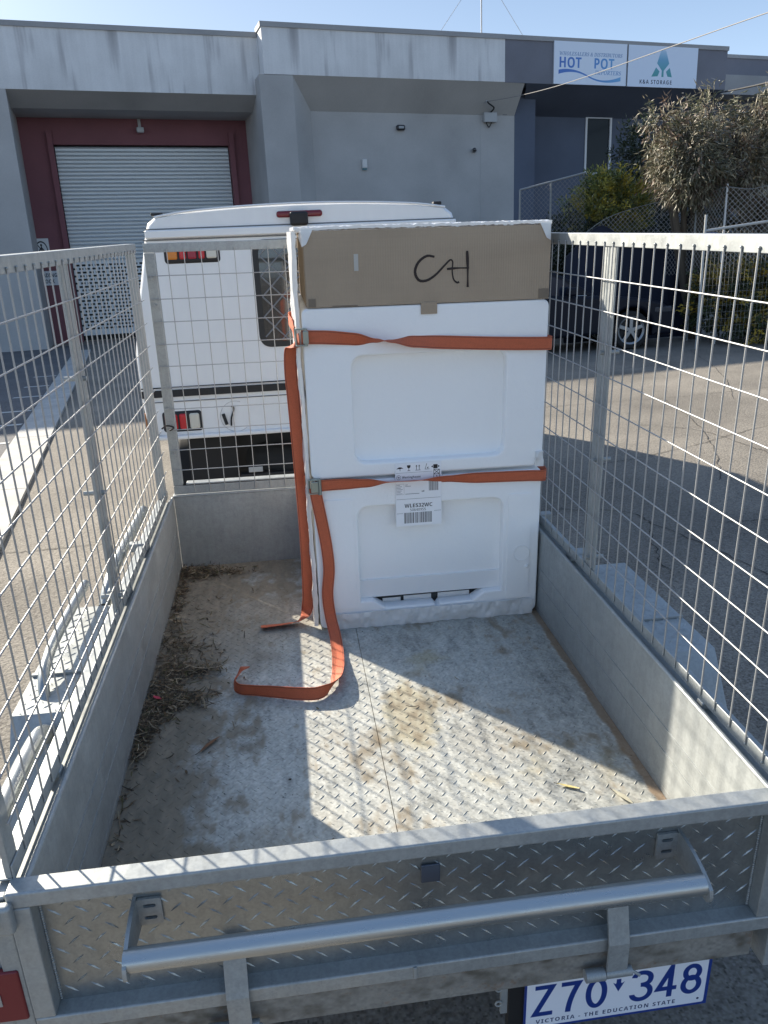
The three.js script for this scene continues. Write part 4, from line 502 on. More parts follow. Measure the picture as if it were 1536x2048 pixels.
{ // tailgate and rear end
  const zi = -0.012, zo = 0.024, y1 = 0.291, xo = 0.636, xi = 0.603;
  const tg = part('tailgate', uvm(merge([rbox(-xo, xo, 0.262, y1, zi, zo, 0.004), rbox(-xo, xo, 0.0, 0.031, zi, zo, 0.004), rbox(-xo, -xi, 0.0312, 0.2618, zi, zo, 0.003), rbox(xi, xo, 0.0312, 0.2618, zi, zo, 0.003)])), galv, tr, 'closed tailgate');
  part('tread_panel', uvm(merge([box(-xi, xi, 0.031, 0.262, zi + 0.002, zi + 0.006), lugs((p, q, y) => [-xi + p, 0.033 + q, zi + 0.006 + y], 0.041, 2 * xi - 0.01, 0.225, 0.028, 0.0042, 0.0015, 0.7)])), galvShiny, tg, 'recessed checker plate');
  const weld = []; for (let i = 0; i < 46; i++) for (const s of [-1, 1]) weld.push(new THREE.SphereGeometry(rr(0.0022, 0.0034), 5, 4).translate(s * (xi - 0.002), 0.036 + i * 0.0048, zi + 0.007)); const wl = part('weld_bead', weld, galv, tg); wl.userData.kind = 'stuff';
  part('handle_bar', rod([-0.462, 0.2, 0.085], [0.447, 0.2, 0.085], 0.0175, 28), mat([0.44, 0.462, 0.462], 0.5, 0.8, { roughnessMap: galvRough }), tg, 'round tube handle across the tailgate');
  for (const s of [-1, 1]) {
    const xc = s < 0 ? -0.459 : 0.45, X = (a, b) => [Math.min(a, b), Math.max(a, b)];
    const gus = new THREE.Shape(); gus.moveTo(zi + 0.006, 0.228); gus.lineTo(0.02, 0.228); gus.quadraticCurveTo(0.075, 0.225, 0.105, 0.205); gus.quadraticCurveTo(0.112, 0.185, 0.1, 0.176); gus.lineTo(0.07, 0.176); gus.lineTo(zi + 0.006, 0.165); const gg = new THREE.ExtrudeGeometry(gus, { depth: 0.006, bevelEnabled: false }); gg.applyMatrix4(new THREE.Matrix4().set(0, 0, 1, xc - 0.003, 0, 1, 0, 0, 1, 0, 0, 0, 0, 0, 0, 1));
    const fl = shapeRR(-0.019, 0.019, -0.026, 0.026, 0.004); for (const yy of [-0.012, 0.012]) fl.holes.push(shapeRR(-0.01, 0.01, yy - 0.0035, yy + 0.0035, 0.0033, THREE.Path)); const fg = extr(fl, 0, 0.005).translate(xc - s * 0.0215, 0.2, zi + 0.007);
    part('handle_bracket', uvm(merge([rewind(gg), fg])), galv, tg);
    // flat strap that folds over the lower rail to the hinge barrel
    const sx = s < 0 ? -0.314 : 0.341, hw = 0.0185, st = [[0.118, 0.0], [0.12, 0.012], [0.1, 0.0175], [0.04, 0.034], [0.03, 0.0375], [-0.03, 0.0375], [-0.042, 0.03]], v = [], f = []; st.forEach(([y, z]) => v.push([sx - hw, y, z], [sx + hw, y, z], [sx + hw, y - 0.002, z - 0.005], [sx - hw, y - 0.002, z - 0.005])); for (let i = 0; i + 1 < st.length; i++) { const k = i * 4; for (let e = 0; e < 4; e++) f.push([k + e, k + (e + 1) % 4, k + 4 + (e + 1) % 4, k + 4 + e]); } f.push([0, 1, 2, 3], [v.length - 4, v.length - 3, v.length - 2, v.length - 1]);
    part('hinge_strap', uvm(poly(v, f)), galvDull, tg); part('hinge_barrel', merge([rod([sx - 0.055, -0.043, 0.03], [sx - 0.02, -0.043, 0.03], 0.0115, 14), rod([sx - 0.018, -0.043, 0.03], [sx + 0.03, -0.043, 0.03], 0.0095, 12), rod([sx + 0.03, -0.043, 0.03], [sx + 0.045, -0.052, 0.036], 0.003, 6)]), galv, tg);
  }
  part('catch_plate', rbox(0.0, 0.032, 0.185, 0.222, zi + 0.007, zi + 0.011, 0.0015, 1), mat([0.1, 0.12, 0.16], 0.5, 0.5), tg);
  part('latch_stop', rbox(-0.02, -0.014, 0.005, 0.03, zo, zo + 0.003, 0.001, 1), galvDull, tg);
  const dirtySill = mat([1, 1, 1], 0.85, 0.2, { map: tex(1024, 64, (u, v) => { const n = fbm(u * 60, v * 5, 101, 4), m = fbm(u * 14, v * 2, 103, 4), g = fbm(u * 200, v * 12, 105, 2); let c = [0.26 + 0.14 * (g - 0.5), 0.25 + 0.14 * (g - 0.5), 0.225 + 0.12 * (g - 0.5)]; const d = step(0.42, 0.8, 0.45 * n + 0.6 * m + 0.15 * (g - 0.5)); c = c.map((q, i) => q + ([0.08, 0.07, 0.052][i] - q) * 0.8 * d); const r = step(0.62, 0.85, 0.6 * fbm(u * 18, v * 3, 107, 4) + 0.45 * g); return c.map((q, i) => q + ([0.19, 0.11, 0.065][i] - q) * 0.5 * r); }) });
  const sill = box(-0.61, 0.61, -0.07, -0.006, -0.012, 0.012); { const g = prep(sill), p = g.attributes.position, u = g.attributes.uv; for (let i = 0; i < p.count; i++) u.setXY(i, (p.getX(i) + 0.61) / 1.22, (p.getY(i) + 0.07) / 0.064 * 0.9 + p.getZ(i) * 3); part('rear_sill', g, dirtySill, tr, 'grimy rear cross member'); }
  for (const s of [-1, 1]) { const X = (a, b) => [Math.min(s * a, s * b), Math.max(s * a, s * b)]; part('corner_post', uvm(merge([rbox(...X(0.638, 0.668), -0.1, 0.282, -0.03, 0.018, 0.003), rbox(...X(0.6385, 0.72), -0.07, 0.15, -0.02, 0.008, 0.003)])), galvDull, tr); part('latch', merge([rbox(...X(0.625, 0.665), 0.225, 0.28, 0.0205, 0.04, 0.008), rod([s * 0.655, 0.252, 0.03], [s * 0.655, 0.252, 0.06], 0.009, 10)]), galv, tr); const lp = part('rear_lamp', rbox(...X(0.645, 0.8), 0.03, 0.135, 0.0095, 0.022, 0.004), mat([0.15, 0.01, 0.017], 0.35), tr, 'red rear lamp block'); part('reflector', rbox(...X(0.678, 0.73), 0.068, 0.092, 0.0222, 0.024, 0.0008, 1), mat([0.32, 0.3, 0.28], 0.3), lp); }
  // number plate
  const bp = part('plate_bracket', rbox(0.168, 0.215, -0.27, -0.075, -0.05, -0.035, 0.003), blackMat, tr); part('light_clip', merge([new THREE.TorusGeometry(0.006, 0.002, 6, 12).translate(0.15, -0.13, -0.035), new THREE.TorusGeometry(0.006, 0.002, 6, 12).translate(0.15, -0.168, -0.035), box(0.155, 0.17, -0.2, -0.1, -0.045, -0.038)]), galvDull, bp);
  const pl = part('number_plate', rbox(0.198, 0.57, -0.2425, -0.1085, -0.034, -0.03, 0.002, 1), mat([0.02, 0.045, 0.2], 0.4), tr, 'white number plate with blue characters');
  const t = canvasTex(1116, 402, (c, w, h) => {
    c.fillStyle = '#1d3a86'; c.fillRect(0, 0, w, h); c.fillStyle = '#e4e7ee'; c.beginPath(); c.roundRect(10, 10, w - 30, h - 28, 14); c.fill();
    c.strokeStyle = '#17357f'; c.lineWidth = 33; c.lineJoin = 'miter'; const B = 300, Tp = 62; const pathS = (f) => { c.beginPath(); f(); c.stroke(); };
    pathS(() => { c.moveTo(58, Tp + 14); c.lineTo(158, Tp + 14); c.lineTo(62, B - 14); c.lineTo(166, B - 14); });
    pathS(() => { c.moveTo(212, Tp + 14); c.lineTo(314, Tp + 14); c.quadraticCurveTo(262, 190, 258, B); });
    pathS(() => { c.ellipse(424, (Tp + B) / 2, 48, (B - Tp) / 2 - 15, 0, 0, Math.PI * 2); });
    c.fillStyle = '#17357f'; c.beginPath(); c.moveTo(520, 120); c.lineTo(536, 132); c.lineTo(546, 112); c.lineTo(562, 112); c.lineTo(572, 132); c.lineTo(590, 120); c.lineTo(556, 196); c.closePath(); c.fill(); c.fillRect(540, 96, 28, 30);
    pathS(() => { c.moveTo(648, Tp + 46); c.bezierCurveTo(655, Tp - 6, 750, Tp, 748, Tp + 60); c.bezierCurveTo(746, Tp + 106, 712, Tp + 106, 690, Tp + 108); c.moveTo(690, Tp + 108); c.bezierCurveTo(772, Tp + 104, 770, B - 16, 694, B - 14); c.bezierCurveTo(660, B - 14, 642, B - 40, 642, B - 58); });
    pathS(() => { c.moveTo(872, B); c.lineTo(872, Tp + 4); c.lineTo(800, B - 70); c.lineTo(914, B - 70); });
    pathS(() => { c.ellipse(1003, Tp + 66, 42, 51, 0, 0, Math.PI * 2); c.moveTo(1051, B - 74); c.ellipse(1003, B - 74, 48, 60, 0, 0, Math.PI * 2); });
    c.fillStyle = '#1b2c58'; c.font = 'bold 43px sans-serif'; c.letterSpacing = '5px'; c.textBaseline = 'alphabetic'; c.fillText('VICTORIA - THE EDUCATION STATE', 70, 362, 940); c.beginPath(); c.arc(1058, 350, 8, 0, 7); c.fill();
  });
  const [g, m] = (() => { const q = new THREE.PlaneGeometry(0.37, 0.132).translate(0.384, -0.1755, -0.0285); return [q, new THREE.MeshStandardMaterial({ map: t, roughness: 0.4 })]; })(); part('print', g, m, pl);
}

// ------------------------------------------------------------------ wrapped oven on the tray
const BX0 = -0.108, BX1 = 0.604, BZ = -1.231, BB = -1.80;
const foam = mat([0.92, 0.92, 0.915], 0.75, 0, { bumpMap: tex(256, 256, (u, v) => { const k = fbm(u * 40, v * 40, 111, 3, 40); return [k, k, k]; }, { srgb: false, rx: 6, ry: 6 }), bumpScale: 0.0006 });
const cardMat = mat([0.42, 0.33, 0.24], 0.9, 0, { bumpMap: tex(256, 256, (u, v) => { const k = 0.5 + 0.3 * Math.sin(u * Math.PI * 2 * 60) * 0.5 + 0.5 * (fbm(u * 6, v * 6, 171, 4, 6) - 0.5); return [k, k, k]; }, { srgb: false, rx: 2.4, ry: 2.4 }), bumpScale: 0.0012, map: tex(512, 256, (u, v) => { const k = 0.9 + 0.12 * (fbm(u * 8, v * 8, 121, 4, 8) - 0.5) + 0.05 * (fbm(u * 3, v * 160, 123, 2, 160) - 0.5); return [k, k, k]; }, { rx: 2, ry: 2 }) });
const film = phys([0.86, 0.86, 0.85], 0.28, 0, { transmission: 0.25, thickness: 0, clearcoat: 0.4 });
const ov = thing('wrapped_oven', 'new upright oven in white foam and film with a brown cardboard cap', 'oven box', [0.25, 0, -1.5], { frame: 't' });
const wob = (g, amp, sc, sd, axis) => { g = prep(g); const p = g.attributes.position; for (let i = 0; i < p.count; i++) { const x = p.getX(i), y = p.getY(i), z = p.getZ(i), n = fbm(x * sc + z * sc * 0.7 + 30, y * sc * 0.8 + z * sc * 0.6 + 30, sd, 3) - 0.5, n2 = fbm(x * sc + 60, y * sc + z * sc + 60, sd + 5, 3) - 0.5; if (axis !== 'x') p.setX(i, x + n * amp * (axis === 'all' ? 1 : 0)); else p.setX(i, x + n * amp * 2); if (axis === 'y' || axis === 'all') p.setY(i, y + n2 * amp * 2); if (axis === 'z' || axis === 'all') p.setZ(i, z + n * amp * 2); } g.computeVertexNormals(); return g; };
{
  const rec = (sh, x0, x1, y0, y1, r) => sh.holes.push(shapeRR(x0, x1, y0, y1, r, THREE.Path));
  const up = shapeRR(BX0, BX1, 0.507, 1.004, 0.022); rec(up, 0.026, 0.482, 0.548, 0.868, 0.04);
  const fu = part('upper_foam', [extr(up, BZ - 0.05, BZ, 0.006, 10), rbox(BX0 + 0.004, BX1 - 0.002, 0.512, 1.003, BB, BZ - 0.051, 0.012)], foam, ov, 'upper white foam shell with a rounded recess'); part('recess_floor', extr(shapeRR(0.022, 0.486, 0.544, 0.872, 0.04), BZ - 0.0495, BZ - 0.034), foam, fu);
  const lo = new THREE.Shape(); lo.moveTo(BX0 + 0.02, 0.004); lo.lineTo(BX1 - 0.024, 0.004); lo.quadraticCurveTo(BX1, 0.004, BX1, 0.03); lo.lineTo(BX1, 0.47); lo.quadraticCurveTo(BX1, 0.495, BX1 - 0.012, 0.496); lo.lineTo(BX0 + 0.012, 0.496); lo.quadraticCurveTo(BX0, 0.495, BX0, 0.47); lo.lineTo(BX0, 0.03); lo.quadraticCurveTo(BX0, 0.004, BX0 + 0.02, 0.004);
  const op = new THREE.Path(); op.moveTo(0.026, 0.09); op.lineTo(0.066, 0.088); op.lineTo(0.104, 0.06); op.lineTo(0.262, 0.06); op.lineTo(0.272, 0.047); op.lineTo(0.282, 0.06); op.lineTo(0.389, 0.062); op.lineTo(0.427, 0.088); op.lineTo(0.484, 0.09); op.lineTo(0.484, 0.37); op.quadraticCurveTo(0.484, 0.41, 0.444, 0.41); op.lineTo(0.066, 0.41); op.quadraticCurveTo(0.026, 0.41, 0.026, 0.37); op.closePath(); lo.holes.push(op);
  const fl = part('lower_foam', [extr(lo, BZ - 0.05, BZ, 0.006, 10), rbox(BX0 + 0.004, BX1 - 0.002, 0.012, 0.494, BB, BZ - 0.07, 0.012)], foam, ov, 'lower white foam shell with an open slot at its foot');
  part('recess_floor', extr(shapeRR(0.018, 0.492, 0.1, 0.416, 0.04), BZ - 0.0485, BZ - 0.034), foam, fl); part('recess_floor', rbox(0.018, 0.492, 0.089, 0.1515, BZ - 0.048, BZ - 0.027, 0.002, 1), foam, fl); part('slot_floor', rbox(0.06, 0.44, 0.04, 0.0885, BZ - 0.069, BZ - 0.055, 0.002, 1), mat([0.05, 0.055, 0.06], 0.5, 0.3), fl);
  part('slot_ledge', merge([rbox(0.1, 0.16, 0.052, 0.07, BZ - 0.054, BZ - 0.051, 0.001), rbox(0.17, 0.262, 0.052, 0.073, BZ - 0.054, BZ - 0.051, 0.001), rbox(0.284, 0.39, 0.052, 0.074, BZ - 0.054, BZ - 0.051, 0.001)]), foam, fl);
  part('side_panel_step', merge([extr(shapeRR(-0.075, 0.012, 0.07, 0.44, 0.006), BZ + 0.0005, BZ + 0.0035, 0.001), extr(shapeRR(0.5, 0.575, 0.06, 0.42, 0.006), BZ + 0.0005, BZ + 0.0035, 0.001)]), foam, fl);
  part('moulded_ring', merge([new THREE.TorusGeometry(0.026, 0.0018, 6, 32).translate(0.547, 0.217, BZ + 0.0036), new THREE.SphereGeometry(0.007, 10, 8).translate(0.566, 0.17, BZ + 0.003)]), foam, fl);
  // gap between shells, cardboard cap
  part('core', box(BX0 + 0.02, BX1 - 0.02, 0.45, 0.55, BB + 0.01, BZ - 0.035), foam, ov);
  const cs = new THREE.Shape(); const y0 = 1.006, y1 = 1.206; cs.moveTo(BX0 + 0.018, y0); cs.lineTo(BX1 - 0.004, y0); cs.lineTo(BX1 - 0.004, y1 - 0.024); cs.lineTo(BX1 - 0.026, y1); cs.lineTo(BX0 + 0.042, y1); cs.lineTo(BX0 + 0.018, y1 - 0.024); cs.closePath();
  const cap = part('cardboard_cap', [uvm(extr(cs, BZ - 0.006, BZ + 0.001)), uvm(box(BX0 + 0.016, BX1 - 0.006, y0, y1 - 0.004, BB, BZ - 0.0062))], cardMat, ov, 'brown cardboard cap with black marker letters');
  part('flap', uvm(rbox(0.228, 0.275, 0.977, 1.01, BZ + 0.0015, BZ + 0.004, 0.001, 1)), cardMat, cap); part('tape', rbox(0.044, 0.056, 1.1, 1.144, BZ + 0.0012, BZ + 0.0018, 0.0002, 1), mat([0.45, 0.44, 0.41], 0.3), cap);
  part('crease', merge([box(-0.086, -0.066, 1.008, 1.03, BZ + 0.0012, BZ + 0.003), box(0.57, 0.598, 1.008, 1.034, BZ + 0.0012, BZ + 0.003), box(-0.02, 0.05, 1.0065, 1.0095, BZ + 0.0012, BZ + 0.002)]), mat([0.2, 0.16, 0.12], 0.9), cap);
  // marker strokes: flat ink ribbons
  const ink = mat([0.025, 0.015, 0.013], 0.7), stroke = (pts, w) => { const c = new THREE.CatmullRomCurve3(pts.map(([x, y]) => V(x, y, 0))).getPoints(40), v = [], f = []; c.forEach((p, i) => { const t = c[Math.min(i + 1, 40)].clone().sub(c[Math.max(i - 1, 0)]).normalize(), k = w * (0.8 + 0.25 * Math.sin(i * 0.16)) / 2; v.push([p.x - t.y * k, p.y + t.x * k, BZ + 0.0018], [p.x + t.y * k, p.y - t.x * k, BZ + 0.0018]); if (i) f.push([2 * i - 2, 2 * i - 1, 2 * i + 1, 2 * i]); }); return poly(v, f); };
  part('marker_writing', [stroke([[0.268, 1.130], [0.247, 1.133], [0.222, 1.116], [0.213, 1.09], [0.224, 1.069], [0.246, 1.068], [0.272, 1.083], [0.298, 1.108], [0.314, 1.121], [0.319, 1.116], [0.318, 1.09], [0.323, 1.067], [0.333, 1.059], [0.338, 1.061]], 0.0072), stroke([[0.303, 1.0965], [0.33, 1.098], [0.366, 1.0975]], 0.0064).translate(0, 0, 0.0004), stroke([[0.36, 1.143], [0.362, 1.1], [0.3625, 1.046]], 0.0078).translate(0, 0, 0.0008)], ink, cap);
  // film: top fringe, near side skirt, crumpled foot
  const topG = new THREE.BoxGeometry(BX1 - BX0 + 0.006, 0.008, BZ - BB - 0.006, 150, 1, 80).translate((BX0 + BX1) / 2 - 0.004, 1.2125, (BZ + BB) / 2 - 0.002); part('film_top', wob(topG, 0.004, 90, 131, 'y'), film, ov, 'bubbled film folded over the top');
  const sideG = new THREE.BoxGeometry(0.012, 1.19, BZ - BB - 0.0, 2, 130, 40).translate(BX0 - 0.011, 0.61, (BZ + BB) / 2 - 0.004); part('film_side', wob(sideG, 0.0065, 26, 137, 'x'), film, ov, 'creased film down the sunlit side');
  const footG = new THREE.BoxGeometry(BX1 - BX0 - 0.06, 0.055, 0.004, 160, 16, 1).translate((BX0 + BX1) / 2 + 0.015, 0.0285, BZ + 0.008); part('film_foot', wob(footG, 0.0075, 30, 139, 'z'), film, ov, 'crumpled film along the foot');
  for (const [x, s] of [[BX0 + 0.012, 1], [BX1 - 0.006, -1]]) part('corner_guard', wob(poly([[x, 1.216, BZ + 0.003], [x + s * 0.032, 1.21, BZ + 0.003], [x + s * 0.012, 1.172, BZ + 0.006], [x, 1.165, BZ + 0.003], [x - s * 0.008, 1.19, BZ - 0.02]], [[0, 1, 2], [0, 2, 3], [0, 3, 4]]), 0.003, 20, 141, 'all'), film, ov);
  const tornG = new THREE.BoxGeometry(0.026, 0.05, 0.012, 8, 14, 2).translate(BX1 - 0.012, 0.53, BZ + 0.002); part('film_tear', wob(tornG, 0.006, 40, 143, 'all'), film, ov);
  // printed label
  const lb = part('label', rbox(0.1435, 0.2865, 0.3385, 0.5425, BZ + 0.001, BZ + 0.0022, 0.0004, 1), mat([0.78, 0.78, 0.79], 0.5), ov, 'white printed label with barcode');
  const t = canvasTex(715, 1020, (c, w, h) => {
    c.fillStyle = '#f0f1f4'; c.fillRect(0, 0, w, h); c.fillStyle = '#14161c'; c.strokeStyle = '#14161c'; c.lineWidth = 6;
    c.beginPath(); c.moveTo(20, 92); c.quadraticCurveTo(65, 30, 130, 84); c.quadraticCurveTo(100, 76, 78, 90); c.quadraticCurveTo(48, 78, 20, 92); c.fill(); c.beginPath(); c.moveTo(74, 66); c.lineTo(76, 118); c.stroke();
    c.fillRect(184, 34, 54, 22); c.beginPath(); c.moveTo(184, 40); c.lineTo(238, 40); c.lineTo(232, 72); c.quadraticCurveTo(211, 92, 190, 72); c.fill(); c.fillRect(208, 80, 7, 42); c.fillRect(190, 118, 42, 7);
    for (const x of [330, 372]) { c.beginPath(); c.moveTo(x - 14, 60); c.lineTo(x, 34); c.lineTo(x + 14, 60); c.fill(); c.fillRect(x - 4, 56, 8, 56); } c.fillRect(312, 116, 80, 7);
    c.beginPath(); c.moveTo(490, 22); c.lineTo(462, 112); c.lineTo(530, 112); c.moveTo(498, 96); c.lineTo(512, 74); c.stroke(); c.beginPath(); c.arc(504, 92, 10, 0, 7); c.fill();
    c.fillRect(590, 44, 66, 66); c.beginPath(); c.moveTo(556, 77); c.lineTo(584, 60); c.lineTo(584, 94); c.fill(); c.beginPath(); c.moveTo(690, 77); c.lineTo(662, 60); c.lineTo(662, 94); c.fill();
    c.lineWidth = 8; c.strokeRect(598, 126, 86, 74); c.beginPath(); c.moveTo(602, 130); c.lineTo(680, 196); c.moveTo(680, 130); c.lineTo(602, 196); c.stroke(); c.strokeRect(598, 200, 86, 74); c.font = 'bold 52px sans-serif'; c.textAlign = 'center'; c.fillText('3', 641, 256);
    c.lineWidth = 4; c.beginPath(); c.arc(52, 222, 34, 0, 7); c.stroke(); c.font = 'bold 38px sans-serif'; c.fillText('W', 52, 232); c.fillRect(36, 238, 32, 4); c.textAlign = 'left'; c.font = 'bold 48px sans-serif'; c.fillText('Westinghouse', 104, 240, 290);
    c.fillRect(16, 150, 560, 3); c.lineWidth = 2; c.strokeRect(14, 330, 118, 170); c.fillStyle = '#5a5f6a'; for (let i = 0; i < 7; i++) c.fillRect(20, 344 + i * 23, 50 + (i * 29) % 46, 6); c.fillRect(150, 344, 40, 6); c.fillRect(150, 366, 90, 6); c.fillRect(150, 490, 220, 8); c.fillStyle = '#14161c'; c.font = 'bold 40px sans-serif'; c.fillText('ud\u028c', 404, 474, 60);
    let x = 520; for (const q of [6, 3, 8, 3, 5, 9, 3, 6, 4, 3, 7, 3, 5, 8, 3]) { c.fillRect(x, 290, q, 170); x += q + 5; }
    c.fillRect(12, 574, 690, 4); c.font = 'bold 84px sans-serif'; c.textAlign = 'center'; c.fillText('WLE532WC', 355, 716, 470); c.font = '58px sans-serif'; c.fillText('50640955', 345, 778, 312); c.fillRect(12, 806, 100, 4); c.fillRect(600, 790, 110, 4);
    x = 128; let s = 5; while (x < 560) { s = (s * 73 + 41) % 101; const a = 3 + s % 11, b = 3 + (s >> 2) % 9; c.fillRect(x, 800, a, 176); x += a + b; }
  });
  const pg = new THREE.PlaneGeometry(0.142, 0.203).translate(0.215, 0.4405, BZ + 0.0028); part('print', pg, new THREE.MeshStandardMaterial({ map: t, roughness: 0.45 }), lb);
}

// ------------------------------------------------------------------ tie-down straps
const webMap = tex(64, 256, (u, v) => { const e = Math.min(u, 1 - u), st = Math.abs(e - 0.085) < 0.028 ? 0.28 : 1, w = 0.9 + 0.16 * (hash(Math.floor(u * 22), Math.floor(v * 90), 151) - 0.5) + 0.1 * (fbm(u * 6, v * 8, 153, 3) - 0.5); return [w * (st < 1 ? 0.34 : 1), w * (st < 1 ? 0.36 : 1), w * (st < 1 ? 0.5 : 1)]; });
const webbing = mat([0.58, 0.135, 0.058], 0.7, 0, { map: webMap, bumpMap: tex(64, 256, (u, v) => { const k = 0.5 + 0.25 * Math.sin(u * 44) * Math.sin(v * 400) + 0.3 * (fbm(u * 4, v * 10, 155, 3) - 0.5); return [k, k, k]; }, { srgb: false }), bumpScale: 0.0012 }), buckleMat = mat([0.32, 0.36, 0.34], 0.35, 0.85);
function ribbon(list, width, n = 120, thick = 0.0016) {   // list: [point, width direction]
  const c = new THREE.CatmullRomCurve3(list.map((l) => V(...l[0])), false, 'centripetal'), P = [], U = []; let prev = null, len = 0; const secs = [];
  for (let i = 0; i <= n; i++) { const t = i / n, p = c.getPoint(t), tg = c.getTangent(t), f = t * (list.length - 1), k = Math.min(Math.floor(f), list.length - 2), a = V(...list[k][1]), b = V(...list[k + 1][1]); let w = a.lerp(b, sm(f - k)); w.addScaledVector(tg, -w.dot(tg)).normalize(); const nn = tg.clone().cross(w).normalize().multiplyScalar(thick / 2); if (prev) len += p.distanceTo(prev); prev = p.clone(); w.multiplyScalar(width / 2); secs.push([p.clone().sub(w).add(nn), p.clone().add(w).add(nn), p.clone().add(w).sub(nn), p.clone().sub(w).sub(nn), len]); }
  const uu = [0, 1, 1, 0]; for (let i = 0; i < n; i++) for (let e = 0; e < 4; e++) { const A = secs[i], B = secs[i + 1], j = (e + 1) % 4; const q = [[A[e], uu[e], A[4]], [A[j], uu[j], A[4]], [B[j], uu[j], B[4]], [A[e], uu[e], A[4]], [B[j], uu[j], B[4]], [B[e], uu[e], B[4]]]; for (const [v, u, l] of q) { P.push(v.x, v.y, v.z); U.push(u, l / 0.15); } }
  const g = new THREE.BufferGeometry(); g.setAttribute('position', new THREE.Float32BufferAttribute(P, 3)); g.setAttribute('uv', new THREE.Float32BufferAttribute(U, 2)); g.computeVertexNormals(); return toCreasedNormals(g, 0.5);
}
const Y = [0, 1, 0], zf = BZ + 0.008;
{
  const s = thing('tie_down_strap', 'orange strap twisted across the oven just under its cardboard cap', 'strap', [-0.1, 0.9, BZ], { frame: 't' });
  part('webbing', ribbon([[[-0.112, 0.929, zf + 0.002], Y], [[-0.04, 0.925, zf], Y], [[0.03, 0.918, zf + 0.002], [0, 1, 0.35]], [[0.095, 0.911, zf + 0.007], [0, 0.45, 1]], [[0.14, 0.908, zf + 0.007], [0, -0.1, 1]], [[0.21, 0.903, zf + 0.004], [0, -0.75, 0.6]], [[0.32, 0.895, zf], [0, -1, 0.12]], [[0.46, 0.886, zf], [0, -1, 0]], [[0.6, 0.88, zf], [0, -1, 0]], [[0.616, 0.8795, zf - 0.008], [0, -1, 0]], [[0.6175, 0.879, zf - 0.06], [0, -1, 0]], [[0.6175, 0.878, -1.6], [0, -1, 0]], [[0.6175, 0.878, BB - 0.003], [0, -1, 0]], [[0.6, 0.879, BB - 0.008], [0, -1, 0]], [[0.2, 0.9, BB - 0.008], [0, -1, 0]], [[-0.11, 0.925, BB - 0.008], [0, -1, 0]], [[-0.13, 0.926, BB], [0, -1, 0]], [[-0.131, 0.93, -1.5], [0, -1, 0]], [[-0.131, 0.932, -1.26], [0, -1, 0]]], 0.038, 260), webbing, s, 'twisted band');
  part('tail', ribbon([[[-0.118, 0.922, zf + 0.002], [0.3, 1, 0]], [[-0.13, 0.914, zf - 0.012], [0.6, 0.8, 0.2]], [[-0.142, 0.89, zf - 0.045], [1, 0.2, 0.1]], [[-0.147, 0.83, zf - 0.07], [1, 0, 0.1]], [[-0.145, 0.752, zf - 0.078], [1, 0, 0]], [[-0.141, 0.6, zf - 0.08], [1, 0.05, 0]], [[-0.138, 0.446, zf - 0.08], [1, 0.05, -0.1]], [[-0.1365, 0.282, zf - 0.078], [1, 0, 0]], [[-0.139, 0.14, zf - 0.074], [1, 0, 0]], [[-0.143, 0.075, zf - 0.07], [1, 0.1, 0.1]], [[-0.152, 0.04, zf - 0.066], [0.9, 0.5, 0.3]], [[-0.175, 0.018, zf - 0.055], [0.6, 0.6, 0.8]], [[-0.215, 0.012, -1.275], [0.1, 0.4, 1]], [[-0.3, 0.01, -1.272], [0.1, 0.3, 1]]], 0.038, 160), webbing, s, 'loose tail hanging to the floor');
  part('buckle', merge([rbox(-0.128, -0.098, 0.905, 0.909, zf - 0.004, zf + 0.014, 0.001, 1), rbox(-0.128, -0.098, 0.95, 0.954, zf - 0.004, zf + 0.014, 0.001, 1), rod([-0.1, 0.905, zf + 0.01], [-0.1, 0.953, zf + 0.01], 0.0055, 10), rod([-0.127, 0.905, zf], [-0.127, 0.953, zf], 0.003, 8), rbox(-0.108, -0.092, 0.912, 0.947, zf + 0.013, zf + 0.017, 0.0015, 1)]), buckleMat, s, 'metal cam buckle');
  const q = thing('tie_down_strap', 'orange strap around the oven at its joint, tail curled on the floor', 'strap', [-0.09, 0.49, BZ], { frame: 't' });
  part('webbing', ribbon([[[-0.098, 0.491, zf + 0.002], Y], [[-0.03, 0.491, zf], [0, 1, 0.05]], [[0.05, 0.49, zf + 0.003], [0, 0.9, 0.45]], [[0.13, 0.4895, zf + 0.007], [0, 0.35, 1]], [[0.2, 0.489, zf + 0.007], [0, 0.28, 1]], [[0.3, 0.487, zf + 0.003], [0, 0.7, 0.6]], [[0.42, 0.482, zf], [0, 1, 0.1]], [[0.56, 0.478, zf], Y], [[0.606, 0.476, zf + 0.001], Y], [[0.6185, 0.4755, zf - 0.01], Y], [[0.6185, 0.476, -1.5], Y], [[0.6185, 0.48, BB - 0.002], Y], [[0.6, 0.48, BB - 0.008], Y], [[0.2, 0.485, BB - 0.008], Y], [[-0.11, 0.49, BB - 0.008], Y], [[-0.131, 0.49, BB], Y], [[-0.131, 0.491, -1.5], Y], [[-0.128, 0.492, -1.26], Y]], 0.035, 260), webbing, q, 'twisted band');
